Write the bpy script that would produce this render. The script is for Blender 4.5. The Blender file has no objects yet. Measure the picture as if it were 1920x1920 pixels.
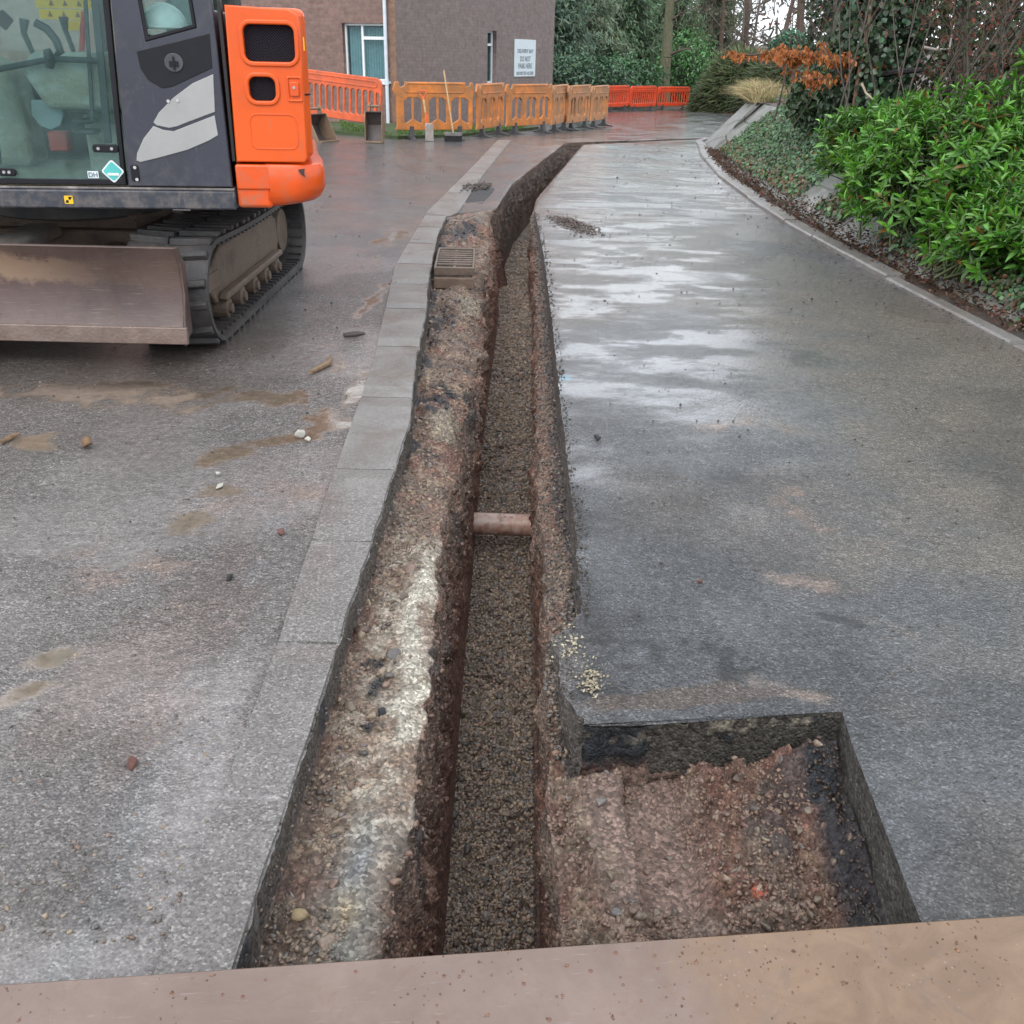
import bpy, bmesh, math, random
import numpy as np
from mathutils import Vector, Matrix
random.seed(7)
RNG = np.random.default_rng(11)
scn = bpy.context.scene
COL = scn.collection
# ------------------------------------------------------------------ camera
F = 1800.0; PITCH = math.radians(25.54); ROLL = math.radians(1.3); H = 1.5
cp, sp = math.cos(PITCH), math.sin(PITCH)
fwd = np.array([0, cp, -sp]); up0 = np.array([0, sp, cp]); r0 = np.array([1., 0, 0])
RR = r0*math.cos(ROLL)+up0*math.sin(ROLL); UU = up0*math.cos(ROLL)-r0*math.sin(ROLL)
cam = bpy.data.cameras.new('camera'); camo = bpy.data.objects.new('camera', cam); COL.objects.link(camo)
cam.sensor_width = 36; cam.lens = 36*F/1920; cam.clip_end = 2000; cam.clip_start = 0.02
M = Matrix(((RR[0], UU[0], -fwd[0], 0), (RR[1], UU[1], -fwd[1], 0), (RR[2], UU[2], -fwd[2], H), (0, 0, 0, 1)))
camo.matrix_world = M
scn.camera = camo

def gz(y):
    y = np.asarray(y, float)
    return -0.025*np.maximum(0, y-19)
def ray_ground(px, py, z=0.0):
    d = fwd*F+RR*(px-960)+UU*(960-py); t = (z-H)/d[2]
    return d[0]*t, d[1]*t
def P(px, py):
    z = 0
    for _ in range(120):
        x, y = ray_ground(px, py, z); z = .5*z+.5*float(gz(y))
    return x, y, z
def GY(px, py, Y):
    d = fwd*F+RR*(px-960)+UU*(960-py); t = Y/d[1]
    return d[0]*t, H+d[2]*t

# ------------------------------------------------------------------ tagging
def tag(o, label=None, cat=None, group=None, kind=None):
    if label: o['label'] = label
    if cat: o['category'] = cat
    if group: o['group'] = group
    if kind: o['kind'] = kind
    return o
def thing(name, label, cat, loc=(0, 0, 0), rz=0, group=None):
    o = bpy.data.objects.new(name, None); COL.objects.link(o)
    o.location = loc; o.rotation_euler = (0, 0, rz); o.empty_display_size = .1
    return tag(o, label, cat, group)
def link(name, me, mat=None, parent=None, smooth=False):
    o = bpy.data.objects.new(name, me); COL.objects.link(o)
    if mat is not None:
        me.materials.clear(); me.materials.append(mat)
    if smooth: me.polygons.foreach_set('use_smooth', [True]*len(me.polygons))
    if parent is not None: o.parent = parent
    return o
# ------------------------------------------------------------------ mesh helpers
def np_mesh(name, V, Fs, cols=None, attrs=None):
    me = bpy.data.meshes.new(name)
    V = np.asarray(V, np.float32)
    if not isinstance(Fs, (list, tuple)): Fs = [Fs]
    Fs = [np.asarray(f, np.int32) for f in Fs if len(f)]
    me.vertices.add(len(V)); me.vertices.foreach_set('co', V.ravel())
    nl = sum(f.size for f in Fs); npol = sum(len(f) for f in Fs)
    me.loops.add(nl); me.polygons.add(npol)
    me.loops.foreach_set('vertex_index', np.concatenate([f.ravel() for f in Fs]))
    tot = np.concatenate([np.full(len(f), f.shape[1], np.int32) for f in Fs])
    st = np.concatenate([[0], np.cumsum(tot)[:-1]]).astype(np.int32)
    me.polygons.foreach_set('loop_start', st)
    try: me.polygons.foreach_set('loop_total', tot)
    except Exception: pass
    if cols is not None:
        a = me.color_attributes.new('Col', 'FLOAT_COLOR', 'POINT')
        c = np.ones((len(V), 4), np.float32); c[:, :3] = cols
        a.data.foreach_set('color', c.ravel())
    if attrs:
        for k, v in attrs.items():
            a = me.attributes.new(k, 'FLOAT', 'POINT'); a.data.foreach_set('value', np.asarray(v, np.float32))
    me.update(calc_edges=True); me.validate()
    return me
def grid_faces(nr, nc):
    i = np.arange(nr-1)[:, None]*nc+np.arange(nc-1)[None, :]
    i = i.ravel()
    return np.stack([i, i+1, i+nc+1, i+nc], 1)
def _h(ix, iy, iz, seed):
    h = (ix.astype(np.int64)*73856093) ^ (iy.astype(np.int64)*19349663) ^ (iz.astype(np.int64)*83492791) ^ (seed*2654435761)
    h = (h ^ (h >> 13))*1274126177 & 0x7fffffff
    h = (h ^ (h >> 15))*97531 & 0x7fffffff
    return (h % 65536)/65535.0
def vn(p, s, seed=0):
    p = np.asarray(p, float)*s
    i = np.floor(p); f = p-i; f = f*f*(3-2*f); i = i.astype(np.int64)
    r = 0
    for a in (0, 1):
        for b in (0, 1):
            for c in (0, 1):
                w = (f[..., 0] if a else 1-f[..., 0])*(f[..., 1] if b else 1-f[..., 1])*(f[..., 2] if c else 1-f[..., 2])
                r = r+w*_h(i[..., 0]+a, i[..., 1]+b, i[..., 2]+c, seed)
    return r
def fbm(p, s, oct=4, seed=0, gain=.5):
    r = 0; a = 1; t = 0
    for k in range(oct):
        r = r+a*vn(p, s*2.03**k, seed+k*7); t += a; a *= gain
    return r/t
def sstep(a, b, x):  # works either way round
    t = np.clip((x-a)/(b-a), 0, 1); return t*t*(3-2*t)
def lerp(a, b, t):
    t = np.asarray(t)[..., None]; return np.asarray(a)*(1-t)+np.asarray(b)*t

class MB:
    """collects boxes, tubes and prisms into one mesh"""
    def __init__(s): s.v = []; s.f = []
    def add(s, vs, fs):
        n = len(s.v); s.v += [tuple(v) for v in vs]; s.f += [tuple(i+n for i in f) for f in fs]; return s
    def box(s, x0, x1, y0, y1, z0, z1):
        vs = [(x0, y0, z0), (x1, y0, z0), (x1, y1, z0), (x0, y1, z0), (x0, y0, z1), (x1, y0, z1), (x1, y1, z1), (x0, y1, z1)]
        return s.add(vs, [(0, 3, 2, 1), (4, 5, 6, 7), (0, 1, 5, 4), (1, 2, 6, 5), (2, 3, 7, 6), (3, 0, 4, 7)])
    def obox(s, c, ax, ay, az):
        c, ax, ay, az = map(Vector, (c, ax, ay, az)); vs = []
        for k in (-1, 1):
            for i, j in ((-1, -1), (1, -1), (1, 1), (-1, 1)): vs.append(c+ax*i+ay*j+az*k)
        return s.add(vs, [(0, 3, 2, 1), (4, 5, 6, 7), (0, 1, 5, 4), (1, 2, 6, 5), (2, 3, 7, 6), (3, 0, 4, 7)])
    def tube(s, pts, r, n=10, caps=True):
        pts = [Vector(p) for p in pts]; rs = r if isinstance(r, (list, tuple)) else [r]*len(pts)
        rings = []; prev = None
        for i, p in enumerate(pts):
            d = (pts[min(i+1, len(pts)-1)]-pts[max(i-1, 0)]).normalized()
            if prev is None:
                a = d.orthogonal().normalized()
            else:
                a = (prev-d*prev.dot(d)); a = a.normalized() if a.length > 1e-6 else d.orthogonal().normalized()
            prev = a; b = d.cross(a)
            rings.append([p+(a*math.cos(2*math.pi*k/n)+b*math.sin(2*math.pi*k/n))*rs[i] for k in range(n)])
        vs = [v for rg in rings for v in rg]; fs = []
        for i in range(len(pts)-1):
            for k in range(n):
                fs.append((i*n+k, i*n+(k+1) % n, (i+1)*n+(k+1) % n, (i+1)*n+k))
        if caps: fs.append(tuple(range(n-1, -1, -1))); fs.append(tuple((len(pts)-1)*n+k for k in range(n)))
        return s.add(vs, fs)
    def cyl(s, p0, p1, r, n=20): return s.tube([p0, p1], r, n)
    def prism(s, poly, o, u, v, w):
        """poly (a,b) in plane o + a*u + b*v, extruded by vector w"""
        o, u, v, w = map(Vector, (o, u, v, w)); n = len(poly)
        vs = [o+u*a+v*b for a, b in poly]+[o+u*a+v*b+w for a, b in poly]
        fs = [tuple(range(n)), tuple(range(2*n-1, n-1, -1))]+[(i, i+n, (i+1) % n+n, (i+1) % n) for i in range(n)]
        return s.add(vs, fs)
    def build(s, name, mat, parent=None, bevel=0, seg=2, smooth=False, ang=35):
        me = bpy.data.meshes.new(name); me.from_pydata(s.v, [], s.f)
        bm = bmesh.new(); bm.from_mesh(me); bmesh.ops.recalc_face_normals(bm, faces=bm.faces)
        bm.to_mesh(me); bm.free()
        o = link(name, me, mat, parent)
        if bevel:
            m = o.modifiers.new('b', 'BEVEL'); m.width = bevel; m.segments = seg; m.limit_method = 'ANGLE'; m.angle_limit = math.radians(ang)
            m.harden_normals = False
        if smooth or bevel:
            me.polygons.foreach_set('use_smooth', [True]*len(me.polygons))
            try: me.set_sharp_from_angle(angle=math.radians(ang))
            except Exception: pass
        return o
def rrect(x0, x1, y0, y1, r, n=5):
    pts = []
    for cx, cy, a0 in ((x1-r, y1-r, 0), (x0+r, y1-r, 90), (x0+r, y0+r, 180), (x1-r, y0+r, 270)):
        for k in range(n+1):
            a = math.radians(a0+90*k/n); pts.append((cx+r*math.cos(a), cy+r*math.sin(a)))
    return pts
def plate(outer, holes=(), thick=.01, bevel=0.0, bres=2):
    """flat shape with holes in the local XZ plane, centred on y=0, built from a filled 2D curve"""
    cu = bpy.data.curves.new('t', 'CURVE'); cu.dimensions = '2D'; cu.fill_mode = 'BOTH'
    cu.extrude = max(thick/2-bevel, 0.0001); cu.bevel_depth = bevel; cu.bevel_resolution = bres if bevel else 0
    if bevel: cu.offset = -bevel
    for poly in [outer]+list(holes):
        sp_ = cu.splines.new('POLY'); sp_.points.add(len(poly)-1)
        for i, (a, b) in enumerate(poly): sp_.points[i].co = (a, b, 0, 1)
        sp_.use_cyclic_u = True
    o = bpy.data.objects.new('t', cu); COL.objects.link(o)
    dg = bpy.context.evaluated_depsgraph_get(); dg.update()
    me = bpy.data.meshes.new_from_object(o.evaluated_get(dg))
    bpy.data.objects.remove(o); bpy.data.curves.remove(cu)
    me.transform(Matrix(((1, 0, 0, 0), (0, 0, -1, 0), (0, 1, 0, 0), (0, 0, 0, 1))))
    me.materials.clear()
    return me
def text_mesh(body, size, align='CENTER', sx=1.0, bold=0.0):
    cu = bpy.data.curves.new('t', 'FONT'); cu.body = body; cu.size = size; cu.align_x = align; cu.extrude = .0008; cu.offset = bold
    o = bpy.data.objects.new('t', cu); COL.objects.link(o)
    dg = bpy.context.evaluated_depsgraph_get(); dg.update()
    me = bpy.data.meshes.new_from_object(o.evaluated_get(dg))
    bpy.data.objects.remove(o); bpy.data.curves.remove(cu)
    me.transform(Matrix(((sx, 0, 0, 0), (0, 0, -1, 0), (0, 1, 0, 0), (0, 0, 0, 1))))
    me.materials.clear()
    return me
def smoothcurve(me, ang=40):
    me.polygons.foreach_set('use_smooth', [True]*len(me.polygons))
    try: me.set_sharp_from_angle(angle=math.radians(ang))
    except Exception: pass
    return me

# ------------------------------------------------------------------ material helpers
class NT:
    def __init__(s, name):
        s.m = bpy.data.materials.new(name); s.m.use_nodes = True; s.t = s.m.node_tree; s.t.nodes.clear()
        s.out = s.n('ShaderNodeOutputMaterial'); s.bs = s.n('ShaderNodeBsdfPrincipled'); s.l(s.bs.outputs[0], s.out.inputs[0])
    def n(s, t, **k):
        o = s.t.nodes.new(t)
        for a, b in k.items(): setattr(o, a, b)
        return o
    def l(s, a, b): s.t.links.new(a, b)
    def inp(s, node, key, val):
        if isinstance(val, bpy.types.NodeSocket): s.l(val, node.inputs[key])
        else:
            i = node.inputs[key]
            if hasattr(i.default_value, '__len__') and not hasattr(val, '__len__'): val = (val,)*len(i.default_value)
            if hasattr(i.default_value, '__len__') and len(i.default_value) == 4 and len(val) == 3: val = (*val, 1)
            i.default_value = val
    def coord(s, kind='Object', scale=None):
        c = s.n('ShaderNodeTexCoord').outputs[kind]
        if scale is not None:
            m = s.n('ShaderNodeMapping'); s.l(c, m.inputs[0]); m.inputs['Scale'].default_value = scale if hasattr(scale, '__len__') else (scale,)*3; c = m.outputs[0]
        return c
    def noise(s, vec, scale, detail=4, rough=.55, dist=0):
        o = s.n('ShaderNodeTexNoise'); s.l(vec, o.inputs['Vector']); o.inputs['Scale'].default_value = scale; o.inputs['Detail'].default_value = detail
        o.inputs['Roughness'].default_value = rough; o.inputs['Distortion'].default_value = dist; return o.outputs['Fac']
    def voro(s, vec, scale, feat='F1', out='Distance', rnd=1):
        o = s.n('ShaderNodeTexVoronoi', feature=feat); s.l(vec, o.inputs['Vector']); o.inputs['Scale'].default_value = scale
        o.inputs['Randomness'].default_value = rnd; return o.outputs[out]
    def ramp(s, fac, *stops):
        o = s.n('ShaderNodeValToRGB'); s.l(fac, o.inputs[0]); e = o.color_ramp.elements
        while len(e) > len(stops): e.remove(e[-1])
        while len(e) < len(stops): e.new(0.5)
        for i, (p, c) in enumerate(stops):
            e[i].position = p; e[i].color = (*c, 1) if hasattr(c, '__len__') else (c, c, c, 1)
        return o.outputs[0]
    def mix(s, fac, a, b, mode='MIX'):
        o = s.n('ShaderNodeMix', data_type='RGBA', blend_type=mode); s.inp(o, 0, fac)
        for k, v in ((6, a), (7, b)):
            if isinstance(v, bpy.types.NodeSocket): s.l(v, o.inputs[k])
            else: o.inputs[k].default_value = (*v, 1) if hasattr(v, '__len__') else (v, v, v, 1)
        return o.outputs[2]
    def math(s, op, a, b=0.0, c=None, clamp=False):
        o = s.n('ShaderNodeMath', operation=op, use_clamp=clamp); s.inp(o, 0, a); s.inp(o, 1, b)
        if c is not None: s.inp(o, 2, c)
        return o.outputs[0]
    def attr(s, name, out='Color'):
        o = s.n('ShaderNodeAttribute', attribute_name=name); return o.outputs[out]
    def bump(s, h, strength=.5, dist=.01, normal=None):
        o = s.n('ShaderNodeBump'); s.inp(o, 'Strength', strength); s.inp(o, 'Distance', dist); s.l(h, o.inputs['Height'])
        if normal is not None: s.l(normal, o.inputs['Normal'])
        return o.outputs[0]
    def set(s, **k):
        for a, b in k.items():
            s.inp(s.bs, {'base': 'Base Color', 'rough': 'Roughness', 'metal': 'Metallic', 'normal': 'Normal', 'spec': 'Specular IOR Level', 'coat': 'Coat Weight', 'coatr': 'Coat Roughness',
                         'trans': 'Transmission Weight', 'alpha': 'Alpha', 'sub': 'Subsurface Weight', 'emit': 'Emission Color', 'emits': 'Emission Strength', 'ior': 'IOR'}[a], b)
        return s.m
def simple(name, col, rough=.5, metal=0, var=.25, scale=8, bump=0, dirt=None, dirtamt=.4, coat=0, spec=.5):
    m = NT(name); c = m.coord()
    n = m.noise(c, scale, 5, .6)
    base = m.mix(m.ramp(n, (.3, 0.0), (.7, 1.0)), tuple(x*(1-var) for x in col), tuple(min(1, x*(1+var)) for x in col))
    if dirt is not None:
        d = m.noise(c, scale*.6, 7, .7, .5)
        base = m.mix(m.ramp(d, (.52-dirtamt*.3, 0.0), (.72-dirtamt*.2, dirtamt)), base, dirt)
    r = m.math('MULTIPLY_ADD', m.noise(c, scale*3, 3), .3, rough-.15, clamp=True)
    m.set(base=base, rough=r, metal=metal, coat=coat, spec=spec)
    if bump: m.set(normal=m.bump(m.noise(c, scale*12, 4, .7), 1.0, bump))
    return m.m

# ================================================================== SETTING
ip = np.interp
Ys = [0.45]
while Ys[-1] < 24: Ys.append(Ys[-1]+max(.0065, .0046*Ys[-1]))
Ys = np.array(sorted([q for q in Ys if not 1.879 < q < 1.905]+[1.884, 1.9]))
z0 = np.zeros_like(Ys)
def jag(y, amp, seed, s=14): return (fbm(np.stack([y*0, y, y*0], -1), s, 4, seed)-.5)*2*amp
fA = ip(Ys, [.5, 3.5, 4.0, 4.96, 6, 7.1, 8.9, 10.0, 10.25, 10.5, 10.62], [-.485, -.465, -.46, -.53, -.567, -.647, -.725, -.72, -.62, -.36, -.25])
fB = ip(Ys, [.5, 1.5, 1.83, 3.2, 3.7, 4.5, 5.9, 8, 10.3, 12.8, 19.26, 19.85, 22.82, 24], [-.235, -.23, -.215, -.245, -.248, -.21, -.21, -.245, -.262, -.095, .844, 1.229, 4.30, 4.9])
fC = ip(Ys, [.5, 1.9, 3, 4.5, 6, 9, 10.3, 10.7], [-.165, -.165, -.18, -.19, -.2, -.17, -.2, 0]); 
fF = ip(Ys, [.45, 1.25, 1.76, 1.885, 1.899, 2.06, 2.27, 2.30, 2.44, 3.2, 4.4, 5.9, 8, 10.55, 11.6, 18.88, 19.3, 22.17, 22.6, 24], [.80, .81, .84, .855, .19, .15, .12, .13, .221, .225, .22, .223, .215, .17, .238, 1.173, 1.5, 4.06, 4.32, 4.93])
fE = ip(Ys, [.5, 2.3, 3.2, 4, 6, 8, 10, 10.6], [.1, .095, .08, .09, .13, .16, .14, .13])
fD = ip(Ys, [.5, 1.9, 2.8, 4.5, 6, 9, 10.6], [.10, .108, .112, .116, .14, .16, .12])
far = sstep(10.3, 10.9, Ys)
fA = np.where(Ys > 10.65, fB, fA)
fF = np.maximum(fF, fB+.02*(1-sstep(22.2, 22.7, Ys)))
fE = fE*(1-far)+(fF-.03)*far; fD = fD*(1-far)+(fF-.05)*far; fC = np.where(Ys > 10.5, fB+.03, fC)
gapw = np.clip((fF-fB)/.2, 0, 1)
fC = np.minimum(fC, (fB+fF)/2); fD = np.maximum(fD, fC+.01); fE = np.maximum(fE, fD); fE = np.minimum(fE, fF)
fA = fA+(jag(Ys, .007, 3)+jag(Ys, .0025, 33, 45))*(Ys < 10.5)+jag(Ys, .08, 34, 6)*sstep(9.9, 10.2, Ys)*(Ys < 10.5)
fF = fF+jag(Ys, .006, 5, 22)*(Ys > 1.9)*(1-sstep(18, 22, Ys))+jag(Ys, .022, 6, 9)*sstep(1.9, 1.93, Ys)*(1-sstep(2.5, 3, Ys))
lipn = jag(Ys, .04, 9, 3.5)*sstep(2.6, 3.6, Ys)+jag(Ys, .02, 19, 7)+jag(Ys, .016, 10, 22)
fB = np.where(Ys < 10.5, fB+lipn, fB+jag(Ys, .01, 10, 9))
fA = np.where(Ys > 10.65, fB, fA)
fE = np.minimum(fE+(jag(Ys, .022, 12, 5)+jag(Ys, .012, 13, 18))*(Ys < 10.5), fF)
zL = ip(Ys, [.5, 1.3, 3.4, 4.2, 6, 8.7, 9.8, 10.6], [-.115, -.10, -.09, -.10, -.13, -.12, -.012, 0])
zR = ip(Ys, [.5, 1.70, 1.855, 1.884, 1.9, 2.1, 2.4, 3, 5, 10, 11, 12], [-.17, -.135, -.10, -.19, -.19, -.05, -.06, -.13, -.16, -.12, -.03, -.01])
zF = ip(Ys, [.5, 12, 18, 22.5, 22.9], [-.82, -.78, -.6, -.5, 0])
KK = .155*(1-sstep(2.5, 5, Ys))
def jagx(X): q = np.stack([X, X*0, X*0], -1); return ((fbm(q, 10, 4, 88)-.5)*.06+(fbm(q, 45, 3, 89)-.5)*.02)*sstep(.12, .2, X)*(1-sstep(.55, .7, X))
def shear(X, Yr, kk): return Yr+kk*np.clip(X-.1, 0, .9)+jagx(X+Yr*0)*np.exp(-((Yr-1.892)/.07)**2)
def kerbX(y): return ip(y, [0, 4, 5.55, 6.5, 7.6, 8.6, 9.9, 11.8, 14.25, 17, 20.75, 24], [3.1, 3.02, 2.93, 2.86, 2.785, 2.745, 2.693, 2.706, 2.78, 3.02, 3.52, 4.6])
# ---- road colouring -------------------------------------------------
def blobs(X, Y, lst, seed=40, s=3.0, amp=.55, soft=.75):
    p = np.stack([X, Y, X*0], -1); n = fbm(p, s, 5, seed)-.5; m = np.zeros_like(X)
    for (cx, cy, rx, ry, ang) in lst:
        a = math.radians(ang); dx = X-cx; dy = Y-cy
        u = (dx*math.cos(a)+dy*math.sin(a))/rx; v = (-dx*math.sin(a)+dy*math.cos(a))/ry
        d = np.sqrt(u*u+v*v)+n*2*amp
        m = np.maximum(m, 1-sstep(soft, 1.0, d))
    return m
def gp(px, py): return ray_ground(px, py)
PUD = []
for (px, py, rx, ry, a) in [(440, 850, .16, .10, 60), (400, 920, .10, .10, 50), (350, 975, .07, .09, 40), (605, 790, .17, .17, 20), (520, 825, .22, .05, 20), (60, 828, .22, .10, 0),
                            (665, 735, .06, .35, 0), (150, 735, 1.1, .18, 0), (735, 445, .12, .45, 0), (110, 1235, .10, .06, 45), (50, 1300, .08, .04, 45), (700, 560, .05, .8, -5),
                            (640, 690, .12, .25, 20)]:
    x, y = gp(px, py); PUD.append((x, y, rx, ry, a))
PUDR = []
for (px, py, rx, ry, a) in [(1500, 520, .55, 1.1, 15), (1400, 435, .5, .9, 0), (1160, 800, .13, .25, 0), (1150, 640, .2, .9, 0), (1260, 560, .5, 1.0, 0), (1100, 470, .3, 1.6, 0), (1180, 340, .9, 3, 0), (1230, 430, .4, 2, 0)]:
    x, y = gp(px, py); PUDR.append((x, y, rx, ry, a))
RUST = []
for (px, py, rx, ry, a) in [(1420, 1280, .12, .06, -10), (1500, 1305, .10, .04, -10), (1400, 800, .3, .12, 0), (1600, 1120, .15, .25, 40), (1500, 950, .2, .3, 30), (930, 300, .35, 2.6, -5), (980, 262, .8, 2, 0), (880, 250, .4, 2, 0),
                            (800, 330, .12, 1.6, 8), (740, 430, .10, .9, 5), (700, 500, .05, 1.2, 5), (820, 300, .3, 1.2, 0), (300, 1050, .3, .3, 20), (560, 950, .25, .25, 20)]:
    x, y = gp(px, py); RUST.append((x, y, rx, ry, a))
def road_look(X, Y):
    p = np.stack([X, Y, X*0], -1)
    n1 = fbm(p, .9, 5, 21); n2 = fbm(p, 3.5, 5, 22); n3 = fbm(p*np.array([1, .35, 1]), 2.2, 5, 23)
    right = sstep(-.1, .3, X)
    left_c = lerp(np.array([.195, .178, .172]), np.array([.130, .135, .145]), sstep(4.5, 9, Y)); right_c = np.array([.108, .112, .122])
    c = left_c*(1-right[..., None])+right_c*right[..., None]
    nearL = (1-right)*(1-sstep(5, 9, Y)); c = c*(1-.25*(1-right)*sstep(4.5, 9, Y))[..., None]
    m = sstep(.48, .66, n1)*.75; c = lerp(c, np.array([.145, .115, .092]), m*(.30+.3*right))
    m = sstep(.55, .7, n3)*.6; c = lerp(c, np.array([.175, .120, .098]), m*(1-right)*.7)
    # brown, older surface on the right of the road close by
    m = sstep(.9, 2.3, X+(n2-.5)*1.5)*(1-sstep(6, 9, Y))*right; c = lerp(c, np.array([.150, .122, .094]), m*.75)
    m = blobs(X, Y, RUST, 55, 4.5, 1.4, .1)*sstep(.35, .62, n2); m = m*sstep(.40, .56, fbm(p, 13, 4, 58)); c = lerp(c, np.array([.22, .145, .105]), m*(.6-.25*sstep(8, 14, Y))); mudwet = m
    c = c*(.72+.56*n2)[..., None]
    c = lerp(c, np.array([.20, .205, .21]), .5*(1-right)*np.exp(-((X+.76+.02*Y+(n2-.5)*.09)/.045)**2)*(Y < 3.6)*sstep(.42, .6, fbm(p, 6, 4, 77)))
    # black scuffs beside the trench
    e = np.exp(-np.abs(X-.24)/.08)*right*sstep(1.9, 2.2, Y)*(1-sstep(5, 6, Y))*sstep(.45, .6, fbm(p, 5, 3, 31)); c = lerp(c, np.array([.03, .032, .036]), e*.8)
    sc = blobs(X, Y, [(.36, 2.27, .12, .14, 0), (.60, 2.17, .05, .14, 0), (1.0, 2.45, .14, .03, -20), (.33, 2.05, .2, .05, 0)], 33, 22, 2.2, .0); c = lerp(c, np.array([.03, .032, .038]), sc*.8)
    c = lerp(c, np.array([.18, .13, .10]), blobs(X, Y, [(.5, 2.05, .35, .06, 8)], 36, 6, .6)*.6)
    # flat water
    pl = blobs(X, Y, PUD, 41, 8, 1.3, .5); pr = blobs(X, Y, PUDR, 43, 2.2, 1.3, .15)
    c = lerp(c, np.array([.175, .130, .090]), pl*.85); c = lerp(c, np.array([.085, .072, .050]), pr*.45*sstep(1.0, 1.6, X))
    blue = blobs(X, Y, [(.26, 4.75, .035, .06, 0)], 3, 20, .5); c = lerp(c, np.array([.1, .3, .42]), blue*.6)
    sheen = right*sstep(2.6, 5.0, Y+(n2-.5)*2.0)*(1-sstep(1.2, 2.4, X+(n2-.5))*(1-sstep(8, 12, Y)))*(.50+.6*sstep(.34, .64, fbm(p*np.array([.45, 1.0, 1]), 5.5, 6, 61, .62)))
    wet = np.clip(np.maximum(np.maximum(pl, pr*.55), np.clip(sheen, 0, 1)*.86)+(1-right)*sstep(6, 14, Y)*.35*sstep(.4, .6, n2), 0, 1)
    wet = np.maximum(wet, mudwet*.45); wet = np.maximum(wet, (1-right)*(.18+.38*sstep(.38, .62, fbm(p, 2.0, 4, 66)))); wet = np.maximum(wet, right*.28*sstep(.4, .6, fbm(p, 1.4, 4, 67)))
    band = (1-right)*(X > ip(Y, [1.1, 2.1, 3.4, 4.0], [-.62, -.64, -.70, -.72])+(fbm(p, 3, 3, 78)-.5)*.03)*(Y < 3.6); c = lerp(c, np.array([.205, .190, .182]), band*.65); c = c*(1-.35*(Y < 3.7)*(1-right)*np.exp(-((X-ip(Y, [1.1, 2.1, 3.4, 4.0], [-.62, -.64, -.70, -.72])-(fbm(p, 3, 3, 78)-.5)*.03)/.008)**2))[..., None]; wet = np.maximum(wet, band*.30)
    dk = sstep(4.15, 4.5, Y+(n2-.5)*.5)*(1-sstep(-1.6, -1.1, X+(n2-.5)*.6))*(1-sstep(5.6, 6.4, Y)); c = lerp(c, np.array([.085, .068, .055]), dk*.7)  # shadow zone before the blade, painted into the ground as dark brown
    # the excavator's shade, painted into the ground colour beneath it
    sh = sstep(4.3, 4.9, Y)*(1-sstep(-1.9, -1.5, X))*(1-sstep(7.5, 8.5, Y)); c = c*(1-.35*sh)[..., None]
    return c, wet
def relief(X, Y, wet):
    p = np.stack([X, Y, X*0], -1)
    return (fbm(p, 1.2, 3, 71)-.5)*.02+(fbm(p, 14, 3, 72)-.5)*.006*(1-wet)
m = NT('wet_asphalt'); c = m.coord(); base = m.attr('Col'); wet = m.attr('wet', 'Fac')
cells = m.voro(c, 200, 'F1', 'Color'); cg = m.n('ShaderNodeSeparateColor'); m.l(cells, cg.inputs[0])
spk = m.ramp(cg.outputs[0], (0, .35), (.45, .8), (.80, 1.15), (.92, 1.8), (1, 2.3))  # lighter cells: pale aggregate, with wet glints painted into the colour
b1 = m.mix(m.math('SUBTRACT', 1.0, wet, clamp=True), base, m.mix(1.0, base, spk, 'MULTIPLY'))
n4 = m.noise(c, 28, 5, .7); b2 = m.mix(1.0, b1, m.ramp(n4, (.3, .62), (.7, 1.35)), 'MULTIPLY')
hd = m.voro(c, 125, 'F1'); hd2 = m.voro(c, 60, 'F1')
hh = m.math('ADD', m.math('MULTIPLY', hd, -.7), m.math('MULTIPLY', hd2, -.7)); hh = m.math('ADD', hh, m.math('MULTIPLY', m.noise(c, 45, 7, .85), 1.1))
dry = m.math('SUBTRACT', 1.0, wet, clamp=True)
bstr = m.math('MULTIPLY_ADD', dry, .96, .03)
rgh = m.math('MULTIPLY_ADD', dry, .14, .07); rgh = m.math('ADD', rgh, m.math('MULTIPLY', m.math('MULTIPLY', m.noise(c, 9, 4), dry), .16))
nrm = m.bump(hh, bstr, .018)
ROAD = m.set(base=b2, rough=rgh, normal=nrm, spec=.62, coat=m.math('MULTIPLY_ADD', wet, .6, .40), coatr=m.math('MULTIPLY_ADD', dry, .16, .05))
m.inp(m.bs, 'Coat Normal', m.bump(hh, m.math('MULTIPLY_ADD', dry, .42, .02), .010))

def sheet(name, X, Y, z_extra=None):
    c, w = road_look(X, Y); z = gz(Y)+relief(X, Y, w)*(1-sstep(-.02, .02, -np.abs(X*0)))*0
    z = gz(Y)+relief(X, Y, w)
    return X, Y, z, c, w
def sheet_obj(name, X, Y, flip=False, edge=None, dz=0):
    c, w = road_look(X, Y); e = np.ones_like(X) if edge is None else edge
    z = gz(Y)+relief(X, Y, w)*e*(1-np.exp(-((Y-.155*np.clip(X-.1, 0, .9)-1.892)/.09)**2))+dz
    V = np.stack([X, Y, z], -1).reshape(-1, 3); f = grid_faces(*X.shape)
    if flip: f = f[:, ::-1]
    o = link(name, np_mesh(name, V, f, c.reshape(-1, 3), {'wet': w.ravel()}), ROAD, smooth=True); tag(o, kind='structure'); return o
u = np.concatenate([np.linspace(0, 1, 150)**1.25*5.2, 5.2+np.cumsum(np.linspace(.15, 4, 24))])
X = fA[:, None]-u[None, :]; Y = np.repeat(Ys[:, None], len(u), 1)
sheet_obj('car_park', X, Y, True, edge=sstep(0, .03, u)[None, :]*np.ones_like(X))
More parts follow.
